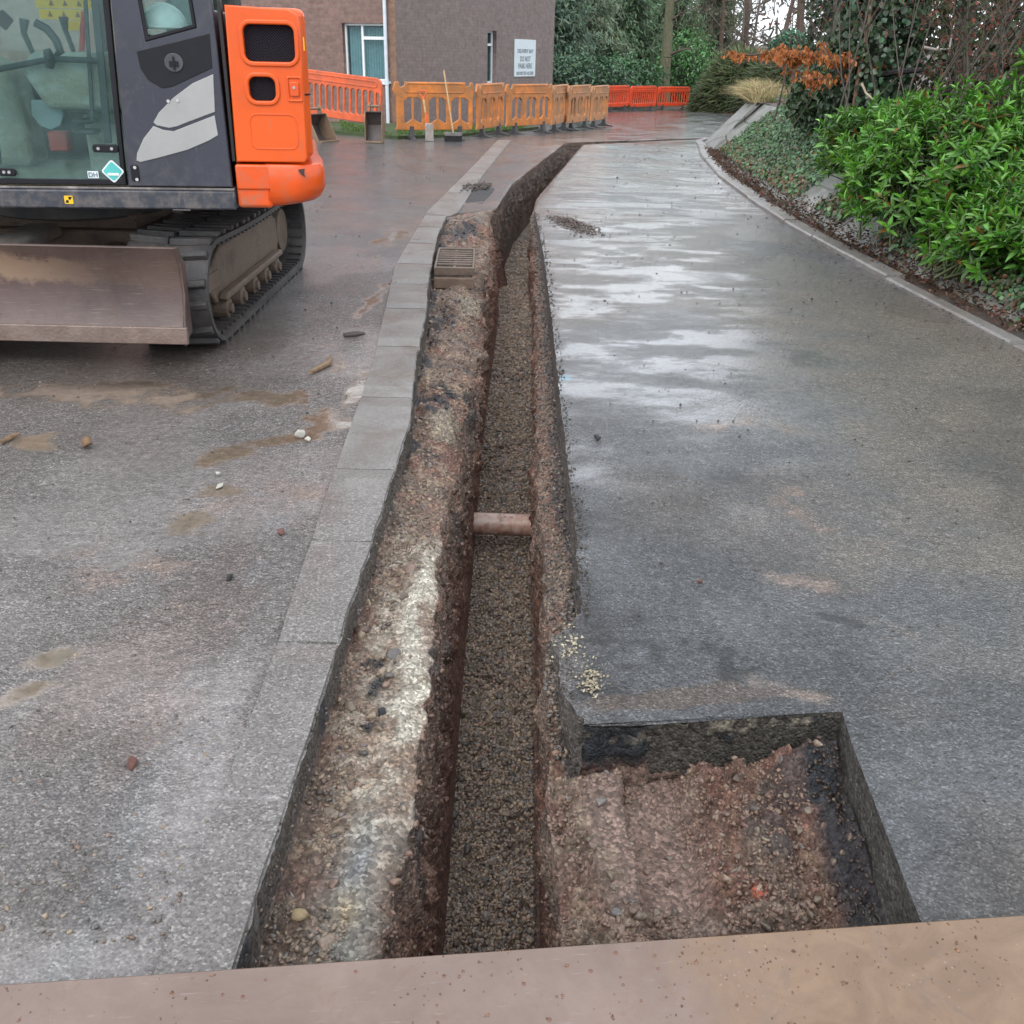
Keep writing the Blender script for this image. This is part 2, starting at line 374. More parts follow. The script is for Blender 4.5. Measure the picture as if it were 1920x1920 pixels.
u = np.linspace(0, 1, 46)[:45]; u2 = np.linspace(0, 1, 112)**1.05; fK = kerbX(Ys)+.02; fS = np.minimum(.9+np.maximum(0, fF-.86), fK-.01); fS = np.maximum(fS, np.minimum(fF+.02, fK-.005))
X = np.concatenate([fF[:, None]+u[None, :]*(fS-fF)[:, None], fS[:, None]+u2[None, :]*(fK-fS)[:, None]], 1); u = np.concatenate([u*.25, .25+u2*.75]); Y = shear(X, Ys[:, None], KK[:, None])
sheet_obj('road', X, Y, edge=sstep(0, .02, u)[None, :]*np.ones_like(X))
yy = np.concatenate([[Ys[-1]], Ys[-1]+np.cumsum(.15+np.arange(130)*.006)]); xx = np.concatenate([np.linspace(-60, -14, 12), np.linspace(-13, 22, 160), np.linspace(23, 60, 10)])
X, Y = np.meshgrid(xx, yy); sheet_obj('road', X, Y, dz=-.004)
yy = np.linspace(-12, .46, 30); xx = np.concatenate([np.linspace(-60, -5, 12), np.linspace(-4, 3.2, 60)]); X, Y = np.meshgrid(xx, yy); sheet_obj('road', X, Y, dz=-.004)

# ---- the trench: one lofted, displaced surface -----------------------
nA, nL, nW, nF, nW2, nR, nFF = 5, 44, 46, 26, 44, 118, 7
def seg(a, b, n, end=False): t = np.linspace(0, 1, n+(1 if end else 0))[:n+(1 if end else 0)] if end else np.linspace(0, 1, n, endpoint=False); return a[:, None]+(b-a)[:, None]*t[None, :]
Xc = np.concatenate([seg(fA, fA+.004, nA), seg(fA+.004, fB-.0, nL), seg(fB, fC, nW), seg(fC, fD, nF), seg(fD, fE, nW2), seg(fE, fF-.004, nR), seg(fF-.004, fF, nFF, True)], 1)
Zc = np.concatenate([seg(z0, zL, nA), seg(zL, zL, nL), seg(zL, zF, nW), seg(zF, zF, nF), seg(zF, zR, nW2), seg(zR, zR, nR), seg(zR, z0, nFF, True)], 1)
zone = np.concatenate([np.full(nA, 0), np.full(nL, 1), np.full(nW, 2), np.full(nF, 3), np.full(nW2, 4), np.full(nR, 5), np.full(nFF+1, 6)])
tt = np.concatenate([np.linspace(0, 1, n, endpoint=False) for n in (nA, nL, nW, nF, nW2, nR)]+[np.linspace(0, 1, nFF+1)])
Yc = shear(Xc, Ys[:, None], KK[:, None])
p = np.stack([Xc, Yc, Zc], -1)
ZN = np.repeat(zone[None, :], len(Ys), 0); TT = np.repeat(tt[None, :], len(Ys), 0)
# broken shapes across the ledges
big = fbm(p, 7, 4, 100)-.5; med = fbm(p, 26, 4, 101)-.5; fine = fbm(p, 85, 3, 102)-.5; chips = np.abs(fbm(p, 42, 3, 105)-.5)
ledge = (ZN == 1); pitm = (ZN == 5)
soft = np.where(ledge, sstep(0, .05, TT), 1.0)
conc = ledge*(1-sstep(3.0, 3.3, Yc))                                  # concrete bed of the kerb, close by
Zc = Zc+np.where(ledge, soft*sstep(10.4, 9.6, Yc)*(big*(.05+.10*sstep(3.4, 4.5, Yc))+med*(.03+.03*sstep(3.4, 4.5, Yc))*(1-.4*conc)+fine*.016-chips*.02)-sstep(.45, 1, TT)*.06*sstep(3.2, 4, Yc), 0)
Zc = Zc+conc*(np.exp(-((TT-.72)/.2)**2)*.012*sstep(1.2, 1.5, Yc)-.012*(1-sstep(1.3, 1.7, Yc)))
pitrow = (Ys < 1.892)[:, None]*1.0
smoothpit = sstep(.52, .42, TT)*sstep(.08, .16, TT)*sstep(1.35, 1.55, Yc)+(1-sstep(1.30, 1.40, Yc-.12*TT))
smoothpit = np.clip(smoothpit, 0, 1)
rough_ = np.where(pitrow > 0, 1-.85*smoothpit, .8)
Zc = Zc+np.where(pitm, sstep(0, .04, TT)*(1-sstep(.97, 1, TT)*.5)*((big*.13*pitrow+med*.09*pitrow+big*.03+med*.02)*rough_+fine*.02*rough_-chips*.05*rough_*pitrow)-.05*pitrow*smoothpit*(TT > .25), 0)
fl = ZN == 3
Zc = Zc+np.where(fl, big*.05+med*.03+fine*.012, 0)+np.where(pitm, pitrow*sstep(.80, .95, TT)*.045, 0)
wl = (ZN == 2)|(ZN == 4); sgn = np.where(ZN == 2, 1, -1)
edgef = np.sin(np.pi*np.clip(TT, 0.0, 1))**.35
rw = np.where(ZN == 2, sstep(1.0, .35, TT)*.8+.2, sstep(0, .65, TT)*.8+.2)
low = fbm(p*np.array([1, 1, .8]), 2.6, 4, 109)-.5; amp = np.where(Yc > 10.5, .75, 1.0)
Xc = Xc+np.where(wl, sgn*edgef*amp*rw*(low*.13*sstep(2.6, 4, Yc)+big*.10+med*.06+fine*.022-chips*.045), 0)
Xc = Xc+np.where((ZN == 0)|(ZN == 6), np.sin(np.pi*TT)*(med*.02), 0)
Yc = Yc+np.where(wl, med*.015, 0)
Zc = Zc+gz(Yc)
# colours
red = np.array([.185, .098, .072]); redlight = np.array([.30, .165, .120]); brown = np.array([.155, .110, .086]); tan = np.array([.27, .205, .145]); blk = np.array([.016, .018, .022]); cream = np.array([.50, .465, .39]); gvl = np.array([.15, .12, .085]); smoothc = np.array([.185, .125, .105])
q1 = fbm(p, 5, 5, 120); q2 = fbm(p, 18, 5, 121); q3 = fbm(p, 60, 3, 122); q4 = fbm(p, 2.2, 4, 123)
C = np.zeros(p.shape)
cL = lerp(brown, red, sstep(.42, .6, q1)); cL = lerp(cL, tan, sstep(.5, .62, q2)*.5)
cL = lerp(cL, lerp(tan, cream*.8, sstep(.35, .65, q2)), conc*.55*sstep(1.55, 1.75, Yc)*sstep(.05, .3, TT+q1-.5))
cL = lerp(cL, cream*1.0, conc*np.exp(-((TT-.78+(q1-.5)*.7)/.15)**2)*sstep(1.85, 2.0, Yc)*(1-sstep(2.75, 3.05, Yc))*sstep(.25, .42, q2))
cL = lerp(cL, np.array([.30, .30, .27]), conc*np.exp(-((TT-.62+(q1-.5)*.4)/.22)**2)*(1-sstep(1.6, 1.8, Yc))*.8)
cL = lerp(cL, np.array([.24, .25, .27]), conc*np.exp(-((TT-.62)/.1)**2)*np.exp(-((Yc-1.55)/.06)**2)*.7)
cL = lerp(cL, np.array([.36, .26, .14]), conc*np.exp(-((TT-.62)/.1)**2)*np.exp(-((Yc-1.43)/.05)**2)*.6)
cL = lerp(cL, blk*1.6, ledge*sstep(.56, .66, fbm(p, 4.5, 4, 130)+.25*(1-sstep(0, .25, TT))-.12)*.85*(1-.7*conc))
cL = lerp(cL, blk*1.5, ledge*blobs(Xc, Yc, [(-.37, 2.18, .06, .15, 0), (-.40, 4.75, .10, .3, 0), (-.5, 6.3, .16, .45, 0), (-.4, 3.9, .08, .12, 0), (-.55, 9.4, .2, .4, 0)], 133, 12, 1.5, .2)*.9)
cL = lerp(cL, np.array([.29, .255, .19]), ledge*blobs(Xc, Yc, [(-.32, 6.9, .1, .35, 0), (-.33, 4.35, .07, .25, 0)], 134, 12, .6)*.6)
depth = np.clip(-(Zc-gz(Yc))/.8, 0, 1)
cW = lerp(brown*.95, red, sstep(.25, .75, depth+(q1-.5)*.6)); cW = lerp(cW, redlight*.8, sstep(.55, .7, q2)*.55); cW = lerp(cW, brown*.5, sstep(.6, .7, q3)*.5)
cW = lerp(cW, redlight, sstep(4.5, 6, Yc)*(1-sstep(9.5, 10.5, Yc))*.6*sstep(.4, .55, q1))
cW = cW*1.22; cW = lerp(cW, np.array([.185, .10, .082]), sstep(.6, .72, depth+(q4-.5)*.3)*.85)
cW = lerp(cW, lerp(np.array([.15, .098, .076]), np.array([.075, .058, .05]), sstep(.4, .6, q1)), sstep(10.3, 11, Yc)*.9)
cW = lerp(cW, np.array([.20, .15, .11]), sstep(10.3, 11, Yc)*sstep(.5, .7, q1)*.35)
cW = lerp(cW, blk*1.6, (ZN == 4)*sstep(.10, .0, depth)*.6+(ZN == 2)*(Yc < 9)*sstep(.58, .68, fbm(p, 3.5, 3, 137))*(1-sstep(.3, .5, depth))*.7)
cF = lerp(gvl*1.2, np.array([.12, .085, .065]), sstep(.4, .6, q1))
cR = lerp(brown, red*.95, sstep(.3, .5, q1)); cR = lerp(cR, tan*.85, sstep(.5, .62, q2)*.5)
cR = lerp(cR, np.array([.21, .145, .12]), np.clip(smoothpit, 0, 1)*pitrow*.85)
cR = lerp(cR, np.array([.22, .168, .125]), pitrow*(TT < .2)*sstep(.4, .55, q2)*.6)
cR = lerp(cR, blk*1.8, pitrow*np.clip(sstep(.84, .92, TT+(q1-.5)*.12)*.9+blobs(Xc, Yc, [(.62, 1.72, .06, .11, 0), (.72, 1.86, .09, .07, 0)], 138, 14, .5)*.6, 0, 1))
cR = lerp(cR, np.array([.60, .09, .03]), pitrow*np.exp(-(((Xc-.565)/.012)**2+((Yc-1.56)/.014)**2)))
cR = lerp(cR, blk*1.8, (1-pitrow)*sstep(.45, .75, TT+(q1-.5)*1.2)*.8*(1-sstep(2.25, 2.32, Yc)*(1-sstep(2.35, 2.6, Yc))))
cFace = lerp(np.array([.095, .082, .072]), blk*2, sstep(.55, .7, q1)*.8); cFace = lerp(cFace, np.array([.075, .068, .058]), (ZN == 6)*pitrow*.85)
for zi, cc in ((0, cFace), (1, cL), (2, cW), (3, cF), (4, cW), (5, cR), (6, cFace)): C = np.where((ZN == zi)[..., None], cc, C)
C = 1.12*C*(.70+.6*q2)[..., None]*(.8+.4*q3)[..., None]
m = NT('excavated_ground'); c = m.coord(); base = m.attr('Col')
vc = m.n('ShaderNodeSeparateColor'); m.l(m.voro(c, 120, 'F1', 'Color'), vc.inputs[0])
b = m.mix(1.0, base, m.ramp(vc.outputs[0], (0, .55), (.6, 1.0), (1, 1.7)), 'MULTIPLY')
b = m.mix(1.0, b, m.ramp(m.noise(c, 50, 6, .75), (.3, .6), (.7, 1.35)), 'MULTIPLY')
h = m.math('ADD', m.math('MULTIPLY', m.voro(c, 120), -.8), m.math('MULTIPLY', m.noise(c, 70, 7, .8), 1.2)); h = m.math('ADD', h, m.math('MULTIPLY', m.voro(c, 45), -1.0))
SOIL = m.set(base=b, rough=m.math('MULTIPLY_ADD', m.noise(c, 15, 4), .45, .30, clamp=True), normal=m.bump(h, .85, .012), spec=.5)
V = np.stack([Xc, Yc, Zc], -1)
V1 = V.reshape(-1, 3); f1 = grid_faces(len(Ys), V.shape[1])
# the cut face at the head of the pit
ns, nz = 130, 26
s_ = np.linspace(.19, .862, ns); zz = np.linspace(0.0, -.24, nz); S, Z = np.meshgrid(s_, zz, indexing='ij')
Yf = 1.893+.155*(S-.1)+jagx(S)+0*Z; pf = np.stack([S, Yf, Z], -1)
over = fbm(pf, 9, 4, 150)-.5
Yf = Yf+sstep(0, -.03, Z)*(over*.10+(fbm(pf, 40, 3, 151)-.5)*.045+.012)+sstep(-.08, -.11, Z)*.02-sstep(-.12, -.2, Z)*.05
Zf = Z+sstep(0, -.02, Z)*(fbm(pf, 30, 3, 152)-.5)*.01
qf = fbm(pf, 12, 5, 153); cfc = lerp(blk*2.2, np.array([.16, .14, .115]), sstep(.36, .52, qf)); cfc = lerp(cfc, np.array([.15, .13, .10]), (Z > -.05+.03*(qf-.5))*sstep(.25, .5, S)*.8); cfc = lerp(cfc, blk*.9, sstep(-.045, -.065, Z+(qf-.5)*.06)*sstep(-.15, -.12, Z)*.95); cfc = lerp(cfc, blk*1.2, sstep(.50, .56, fbm(pf, 6, 4, 158)+.25*(1-sstep(.2, .45, S))-.05))
cfc = lerp(cfc, red, sstep(-.10, -.15, Z)*.6)
V2 = np.stack([S, Yf, Zf], -1).reshape(-1, 3); f2 = grid_faces(ns, nz)+len(V1)
# end wall under the steel plate
xe = np.linspace(-.6, .95, 20); V3 = np.array([(x, .455, z) for x in xe for z in (0, -1.0)]); f3 = grid_faces(20, 2)+len(V1)+len(V2)
Vt = np.concatenate([V1, V2, V3]); ct = np.concatenate([C.reshape(-1, 3), cfc.reshape(-1, 3), np.tile(red*.6, (len(V3), 1))])
o = link('trench', np_mesh('trench', Vt, [np.concatenate([f1, f2, f3])], ct), SOIL, smooth=True); tag(o, kind='structure')

# ---- stones ----------------------------------------------------------
def ico(sub=1):
    bm = bmesh.new(); bmesh.ops.create_icosphere(bm, subdivisions=sub, radius=1)
    v = np.array([x.co[:] for x in bm.verts]); f = np.array([[q.index for q in fc.verts] for fc in bm.faces]); bm.free(); return v, f
def rot_rand(n, tilt=1.0):
    a = RNG.uniform(0, 2*np.pi, n); b = RNG.uniform(-1, 1, n)*tilt; c_ = RNG.uniform(-1, 1, n)*tilt
    ca, sa, cb, sb, cc, sc_ = np.cos(a), np.sin(a), np.cos(b), np.sin(b), np.cos(c_), np.sin(c_); O = np.zeros(n); I = np.ones(n)
    Rz = np.stack([np.stack([ca, -sa, O], -1), np.stack([sa, ca, O], -1), np.stack([O, O, I], -1)], -2)
    Rx = np.stack([np.stack([I, O, O], -1), np.stack([O, cb, -sb], -1), np.stack([O, sb, cb], -1)], -2)
    Ry = np.stack([np.stack([cc, O, sc_], -1), np.stack([O, I, O], -1), np.stack([-sc_, O, cc], -1)], -2)
    return Rz@Rx@Ry
def rocks(pos, size, cols, sub=1, tilt=.6, flat=.62):
    n = len(pos); bv, bf = ico(sub); k = 9
    var = []
    for _ in range(k):
        q = bv*(1+(RNG.random((len(bv), 1))-.5)*(.5 if sub == 1 else .15))
        pn = RNG.normal(0, 1, (8, 3)); pn /= np.linalg.norm(pn, axis=1)[:, None]
        for nn_ in pn:
            dd = q@nn_; lim = .46; q = q-np.maximum(dd-lim, 0)[:, None]*nn_
        var.append(q)
    var = np.stack(var)*1.22
    var = var*np.array([1, .74, flat]); v = var[RNG.integers(0, k, n)]*np.asarray(size)[:, None, None]*RNG.uniform(.75, 1.3, (n, 1, 3))
    v = np.einsum('nij,nvj->nvi', rot_rand(n, tilt), v)+np.asarray(pos)[:, None, :]
    f = bf[None]+(np.arange(n)*len(bv))[:, None, None]
    return v.reshape(-1, 3), f.reshape(-1, 3), np.repeat(np.asarray(cols), len(bv), 0)
m = NT('stone'); c = m.coord(); b = m.mix(1.0, m.attr('Col'), m.ramp(m.noise(c, 140, 5, .7), (.3, .6), (.7, 1.4)), 'MULTIPLY')
STONE = m.set(base=b, rough=m.math('MULTIPLY_ADD', m.noise(c, 40, 2), .4, .22, clamp=True), normal=m.bump(m.noise(c, 220, 3), .5, .003), spec=.55)
pal = np.array([[.13, .095, .065], [.19, .145, .095], [.10, .08, .062], [.23, .18, .12], [.075, .075, .078], [.16, .095, .07], [.11, .115, .115]])
def palc(n, bias=None, br=1.0):
    w = np.ones(len(pal)) if bias is None else np.array(bias, float); c_ = pal[RNG.choice(len(pal), n, p=w/w.sum())]*.55+np.array([.14, .108, .09])*.45
    return c_*RNG.uniform(.6, 1.35, (n, 1))*br
def rowpick(n, y0, y1, pw=1.0):
    t = RNG.random(n); return y0*(y1/y0)**t if pw == 1 else (y0+(y1-y0)*t)
def stuff_obj(name, parts, mat, smooth=False):
    Vs, Fs, Cs, off = [], [], [], 0
    for v, f, c_ in parts: Vs.append(v); Fs.append(f+off); Cs.append(c_); off += len(v)
    o = link(name, np_mesh(name, np.concatenate(Vs), [np.concatenate(Fs)], np.concatenate(Cs)), mat, smooth=smooth); tag(o, kind='stuff'); return o
def surf(y, tz, znum):
    """a point on the trench mesh: row y, fraction tz across zone znum"""
    ri = np.clip(np.searchsorted(Ys, y), 0, len(Ys)-1); cols_ = np.where(zone == znum)[0]
    ci = cols_[0]+(tz*(len(cols_)-1)).astype(int); return V[ri, ci]
parts = []
n = 26000; y = rowpick(n, 1.15, 13); pz = surf(y, RNG.random(n), 3); sz = RNG.uniform(.0035, .0075, n)*(1+.14*y); parts.append(rocks(pz+RNG.normal(0, .003, (n, 3)), sz*1.2, palc(n, None, 2.0)))
n = 330; y = np.where(RNG.random(n) < .6, RNG.choice([1.75, 2.6, 3.3, 5.0, 5.6, 7.2], n)+RNG.normal(0, .16, n), rowpick(n, 1.3, 9)); pz = surf(y, RNG.random(n), 3); parts.append(rocks(pz+[0, 0, .006], RNG.uniform(.008, .018, n)*(1+.06*y), palc(n, [1, 1, 2, .6, 3, 2, 3]), 2))
tag(stuff_obj('gravel', parts, STONE), 'loose brown and grey gravel covering the bottom of the trench', 'gravel')
parts = []
n = 4200; y = rowpick(n, 1.15, 10.2); t = RNG.random(n); pz = surf(y, t, 1); keep = (fbm(pz, 8, 3, 160)+.12*RNG.random(n) > .50)&~((t > .48)&(y > 1.45)&(y < 2.95)&(RNG.random(n) < .9)); pz = pz[keep]; y = y[keep]; n = len(y)
cc = palc(n, [1, 2, 1, 2, .6, 2, .5], 1.15); bl = blobs(pz[:, 0], pz[:, 1], [(-.37, 2.18, .06, .16, 0), (-.40, 4.75, .08, .3, 0), (-.5, 6.3, .14, .45, 0), (-.55, 9.4, .2, .4, 0)], 133, 12, 1.5, .2) > .4; cc[bl] = [.02, .022, .027]
parts.append(rocks(pz, RNG.uniform(.0035, .010, n)*(1+.12*y), cc))
n = 110; y = rowpick(n, 1.15, 9.5); t = RNG.uniform(.05, .6, n); pz = surf(y, t, 1); parts.append(rocks(pz, RNG.uniform(.008, .022, n)*(1+.05*y), palc(n, [1, 2, 1, 2.5, .3, 2, .5], 1.15), 2))
n = 3600; y = rowpick(n, 1.28, 1.88); t = RNG.random(n); pz = surf(y, t, 5); keep = (fbm(pz, 11, 3, 161) > .47)&~((t > .1)&(t < .45)&(y > 1.45)&(y < 1.8)); pz = pz[keep]; t = t[keep]; n = len(pz)
cc = palc(n, [1, 2, 1, 2, .4, 2, .5], 1.0)*.6+red*.4; cc[t > .88] *= .25; parts.append(rocks(pz, RNG.uniform(.003, .011, n), cc))
n = 100; y = rowpick(n, 1.3, 1.88); t = RNG.uniform(.05, .98, n); pz = surf(y, t, 5); parts.append(rocks(pz, RNG.uniform(.008, .019, n), palc(n, [1, 1.5, 1, 2, .5, 3, .5], 1.0), 2))
n = 2600; y = rowpick(n, 1.95, 10.5); t = RNG.random(n); pz = surf(y, t, 5); cc = palc(n); cc[RNG.random(n) < .3] *= .3; parts.append(rocks(pz, RNG.uniform(.004, .009, n)*(1+.1*y), cc))
n = 1500; y = rowpick(n, 1.2, 9.8); t = RNG.random(n); zsel = np.where(RNG.random(n) < .6, 2, 4); pz = np.where((zsel == 2)[:, None], surf(y, t*.6, 2), surf(y, .45+t*.55, 4)); parts.append(rocks(pz, RNG.uniform(.005, .013, n)*(1+.07*y), palc(n, [2, 1, 2, 1, .3, 2, .5])*.5+red*.55))
n = 320; y = rowpick(n, 1.2, 9.8); ax_ = np.interp(y, Ys, fA); xx = ax_+RNG.normal(0, .012, n)*(1+.2*y); parts.append(rocks(np.stack([xx, y, np.where(xx < ax_, .003, -.03)], -1), RNG.uniform(.002, .006, n)*(1+.12*y), palc(n, None, .8)))
n = 420; y = rowpick(n, 2.0, 10.4); ax_ = np.interp(y, Ys, fF); xx = ax_+np.abs(RNG.normal(0, .012, n))*(1+.15*y); parts.append(rocks(np.stack([xx, y, y*0+.002], -1), RNG.uniform(.002, .0055, n)*(1+.12*y), palc(n, None, .45)))
# cream gravel on the broken corner of the asphalt
n = 260; a = RNG.normal(0, 1, (n, 2)); px_ = .165+a[:, 0]*.020+np.abs(a[:, 1])*.01; py_ = 2.28+a[:, 1]*.05; parts.append(rocks(np.stack([px_, py_, RNG.uniform(-.03, .004, n)], -1), RNG.uniform(.003, .007, n), np.array([[.40, .35, .25]])*RNG.uniform(.6, 1.2, (n, 1))))
n = 130; px_ = RNG.normal(.22, .02, n); py_ = RNG.normal(2.11, .04, n); parts.append(rocks(np.stack([px_, py_, py_*0+.002], -1), RNG.uniform(.003, .007, n), np.array([[.36, .31, .22]])*RNG.uniform(.5, 1.2, (n, 1))))
tag(stuff_obj('rubble', parts, STONE), 'broken stone and crumbled bitumen strewn over the trench ledges and pit', 'rubble')
# loose chippings on the paved surfaces
parts = []
n = 1900; yy = 1.25+RNG.exponential(.9, n); xx = -.55-RNG.exponential(.9, n); dens = fbm(np.stack([xx, yy, xx*0], -1), 1.3, 3, 170); kp = (dens > .47)&(yy < 9); xx, yy = xx[kp], yy[kp]; n = len(xx)
parts.append(rocks(np.stack([xx, yy, xx*0+.001], -1), RNG.uniform(.0018, .0055, n)*(1+.1*yy)*RNG.choice([1, 1, 1, 1.6], n), palc(n, [1, 2, 2, 2, 2, 1.2, 1.5], 1.15)))
n = 1500; yy = rowpick(n, 1.3, 22); xx = RNG.uniform(-2.3, 2.9, n); kp = ((xx < -.8)|(xx > .35))&~((yy < 2.1)&(xx < .9)&(xx > -.5))&~((yy > 10)&(xx > -1)&(xx < (yy-10)*.13+.6))&(xx < kerbX(yy)-.1); xx, yy = xx[kp], yy[kp]; n = len(xx)
parts.append(rocks(np.stack([xx, yy, xx*0+gz(yy)+.002], -1), RNG.uniform(.002, .006, n)*(1+.13*yy), palc(n, [1, 1, 2, .7, 4, 1, 2], .7)))
tag(stuff_obj('chippings', parts, STONE), 'loose stone chippings scattered across the wet paving', 'chippings')
parts = []
n = 900; a = RNG.normal(0, 1, (n, 2)); xx = .50+a[:, 0]*.13; yy = 9.75+a[:, 1]*.20-.2*a[:, 0]; hgt = .05*np.exp(-(a**2).sum(1)/1.2); kp = xx > .24
parts.append(rocks(np.stack([xx, yy, hgt*RNG.random(n)], -1)[kp], RNG.uniform(.005, .016, n)[kp], (np.array([[.10, .075, .065]])*RNG.uniform(.4, 1.8, (n, 1)))[kp]))
tag(stuff_obj('spoil_heap', parts, STONE), 'small dark heap of dug spoil on the road beside the trench bend', 'spoil')
parts = []
n = 260; xx = RNG.uniform(-.70, -.36, n); yy = 12.5-.2+RNG.normal(0, .18, n)+.6*(xx+.5); parts.append(rocks(np.stack([xx, yy, RNG.uniform(0, .03, n)], -1), RNG.uniform(.008, .024, n), palc(n, None, .45)))
tag(stuff_obj('broken_asphalt', parts, STONE), 'broken asphalt lumps behind the dark square patch at the trench bend', 'rubble')
pm = MB(); pm.add([(-.72, 11.0, .005), (-.40, 10.95, .005), (-.30, 12.3, .006), (-.68, 12.35, .006)], [(0, 1, 2, 3)])
tag(pm.build('dark_recess_sheet', simple('bitumen', (.022, .024, .028), .35, bump=.02, scale=6)), kind='structure')  # flat sheet whose dark colour stands in for a shaded recess

# ---- kerbs -----------------------------------------------------------
m = NT('kerb_concrete'); c = m.coord(); n_ = m.noise(c, 3, 6, .6)
b = m.mix(m.ramp(n_, (.35, 0), (.65, 1)), (.20, .188, .180), (.285, .268, .256)); b = m.mix(m.ramp(m.noise(c, 2.6, 6, .75, .5), (.48, 0), (.64, .8)), b, (.15, .115, .09))
b = m.mix(1.0, b, m.ramp(m.noise(c, 60, 4, .7), (.3, .75), (.7, 1.2)), 'MULTIPLY')
ky = m.n('ShaderNodeSeparateXYZ'); m.l(c, ky.inputs[0]); kx = m.math('ADD', m.math('MULTIPLY', ky.outputs[1], .2), m.math('MULTIPLY', m.noise(c, 5, 5, .75), .25))
kv = m.n('ShaderNodeSeparateColor'); m.l(m.voro(c, 200, 'F1', 'Color'), kv.inputs[0]); sm = m.mix(1.0, m.mix(m.ramp(m.noise(c, 4, 6, .75, .5), (.35, 0), (.65, 1)), (.205, .190, .182), (.285, .265, .255)), m.ramp(kv.outputs[0], (0, .4), (.45, .85), (.85, 1.15), (1, 2.0)), 'MULTIPLY')
b = m.mix(m.ramp(kx, (.74, .85), (.90, .12)), b, sm)
KERB = m.set(base=b, rough=m.math('MULTIPLY_ADD', m.noise(c, 6, 4), .45, .12, clamp=True), normal=m.bump(m.noise(c, 90, 6, .8), .9, .012), coat=.35, coatr=.2)
mb = MB(); y = 1.02
def C2(y): return float(ip(y, [1.1, 2.1, 3.4, 4.9, 7.5, 10.2, 13.5, 19.65], [-.62, -.64, -.70, -.755, -.945, -.945, -.75, -.42]))
def A_(y): return float(ip(y, Ys, fA)) if y < 10.2 else float(ip(y, [10.2, 13.5, 19.65], [-.62, -.50, -.17]))
while y < 19.4:
    L = .62 if y < 3.3 else random.choice([.72, .80, .88]); y1 = min(y+L-.012, 19.6); t = random.uniform(-.002, .004); ks = 6
    for k in range(ks):
        a, b_ = y+(y1-y)*k/ks, y+(y1-y)*(k+1)/ks; g = .004 if k == 0 else 0; g2 = .004 if k == ks-1 else 0
        zt = .012+t if y > 3.3 else .0125+t*.3
        vs = [(C2(a)+.004, a, zt-(.008 if g else 0)), (A_(a)-.004, a, zt-(.008 if g else 0)), (A_(b_)-.004, b_, zt-(.008 if g2 else 0)), (C2(b_)+.004, b_, zt-(.008 if g2 else 0))]
        vs2 = [(v[0], v[1], -.09) for v in vs]; mb.add(vs+vs2, [(0, 1, 2, 3), (1, 5, 6, 2), (0, 3, 7, 4)]+([(0, 4, 5, 1)] if k == 0 else [])+([(3, 2, 6, 7)] if k == ks-1 else []))
    y += L
tag(mb.build('kerb', KERB), kind='structure')
mb = MB(); y = 2.0
while y < 21.2:
    L = .9; y1 = y+L-.012; ks = 5; t = random.uniform(-.004, .006); sx = random.uniform(-.008, .008); w = .10 if y < 7 else .15
    zt = (.004 if y < 5 else .02 if y < 7 else .035)+t
    for k in range(ks):
        a, b_ = y+(y1-y)*k/ks, y+(y1-y)*(k+1)/ks; xa, xb = float(kerbX(a))+sx, float(kerbX(b_))+sx; za, zb = zt+float(gz(a)), zt+float(gz(b_))
        vs = [(xa, a, za-.012), (xa+.015, a, za), (xa+w, a, za), (xb+w, b_, zb), (xb+.015, b_, zb), (xb, b_, zb-.012)]
        mb.add(vs+[(xa, a, za-.1), (xb, b_, zb-.1), (xa+w, a, za-.1), (xb+w, b_, zb-.1)], [(0, 1, 4, 5), (1, 2, 3, 4), (0, 5, 7, 6), (2, 8, 9, 3)]+([(0, 6, 8, 2, 1)] if k == 0 else [])+([(5, 4, 3, 9, 7)] if k == ks-1 else []))
    y += L
tag(mb.build('kerb', KERB), kind='structure')

# ---- bank on the right ----------------------------------------------
# foot line follows the kerb, then swings right round the far end
foot = [(float(kerbX(y))+.27-(.1 if y > 18 else 0), y) for y in np.arange(0.5, 20.6, .12)]
fx, fy = foot[-1]
for k in range(1, 40):
    a = math.radians(min(78, 14+k*4)); fx += math.sin(a)*.16*(1+k*.06); fy += math.cos(a)*.16*(1+k*.06); foot.append((fx, fy))
foot = np.array(foot); tg = np.gradient(foot, axis=0); tg /= np.linalg.norm(tg, axis=1)[:, None]; nr = np.stack([tg[:, 1], -tg[:, 0]], -1)
tc = np.linspace(0, 1, 14)
def bankh(y): return ip(y, [0, 3, 5, 8, 12, 20, 30], [.02, .10, .45, .75, .85, .80, .78])
hf = bankh(foot[:, 1]); wf = hf/ip(foot[:, 1], [6, 14, 19], [.74, .85, 1.05])+.02
Xb = foot[:, 0:1]+nr[:, 0:1]*tc[None]*wf[:, None]; Yb = foot[:, 1:2]+nr[:, 1:2]*tc[None]*wf[:, None]; Zb = hf[:, None]*tc[None]+gz(np.repeat(foot[:, 1:2], 14, 1))+.0
BX, BY, BZ = Xb, Yb, Zb
m = NT('slab_concrete'); c = m.coord(); br = m.n('ShaderNodeTexBrick'); mp = m.n('ShaderNodeMapping'); m.l(c, mp.inputs[0]); mp.inputs['Rotation'].default_value = (0, math.radians(0), math.radians(90)); m.l(mp.outputs[0], br.inputs[0])
br.inputs['Scale'].default_value = 1; br.inputs['Brick Width'].default_value = .9; br.inputs['Row Height'].default_value = .30; br.inputs['Mortar Size'].default_value = .012
br.inputs['Color1'].default_value = (.21, .21, .20, 1); br.inputs['Color2'].default_value = (.27, .265, .25, 1); br.inputs['Mortar'].default_value = (.06, .058, .05, 1)
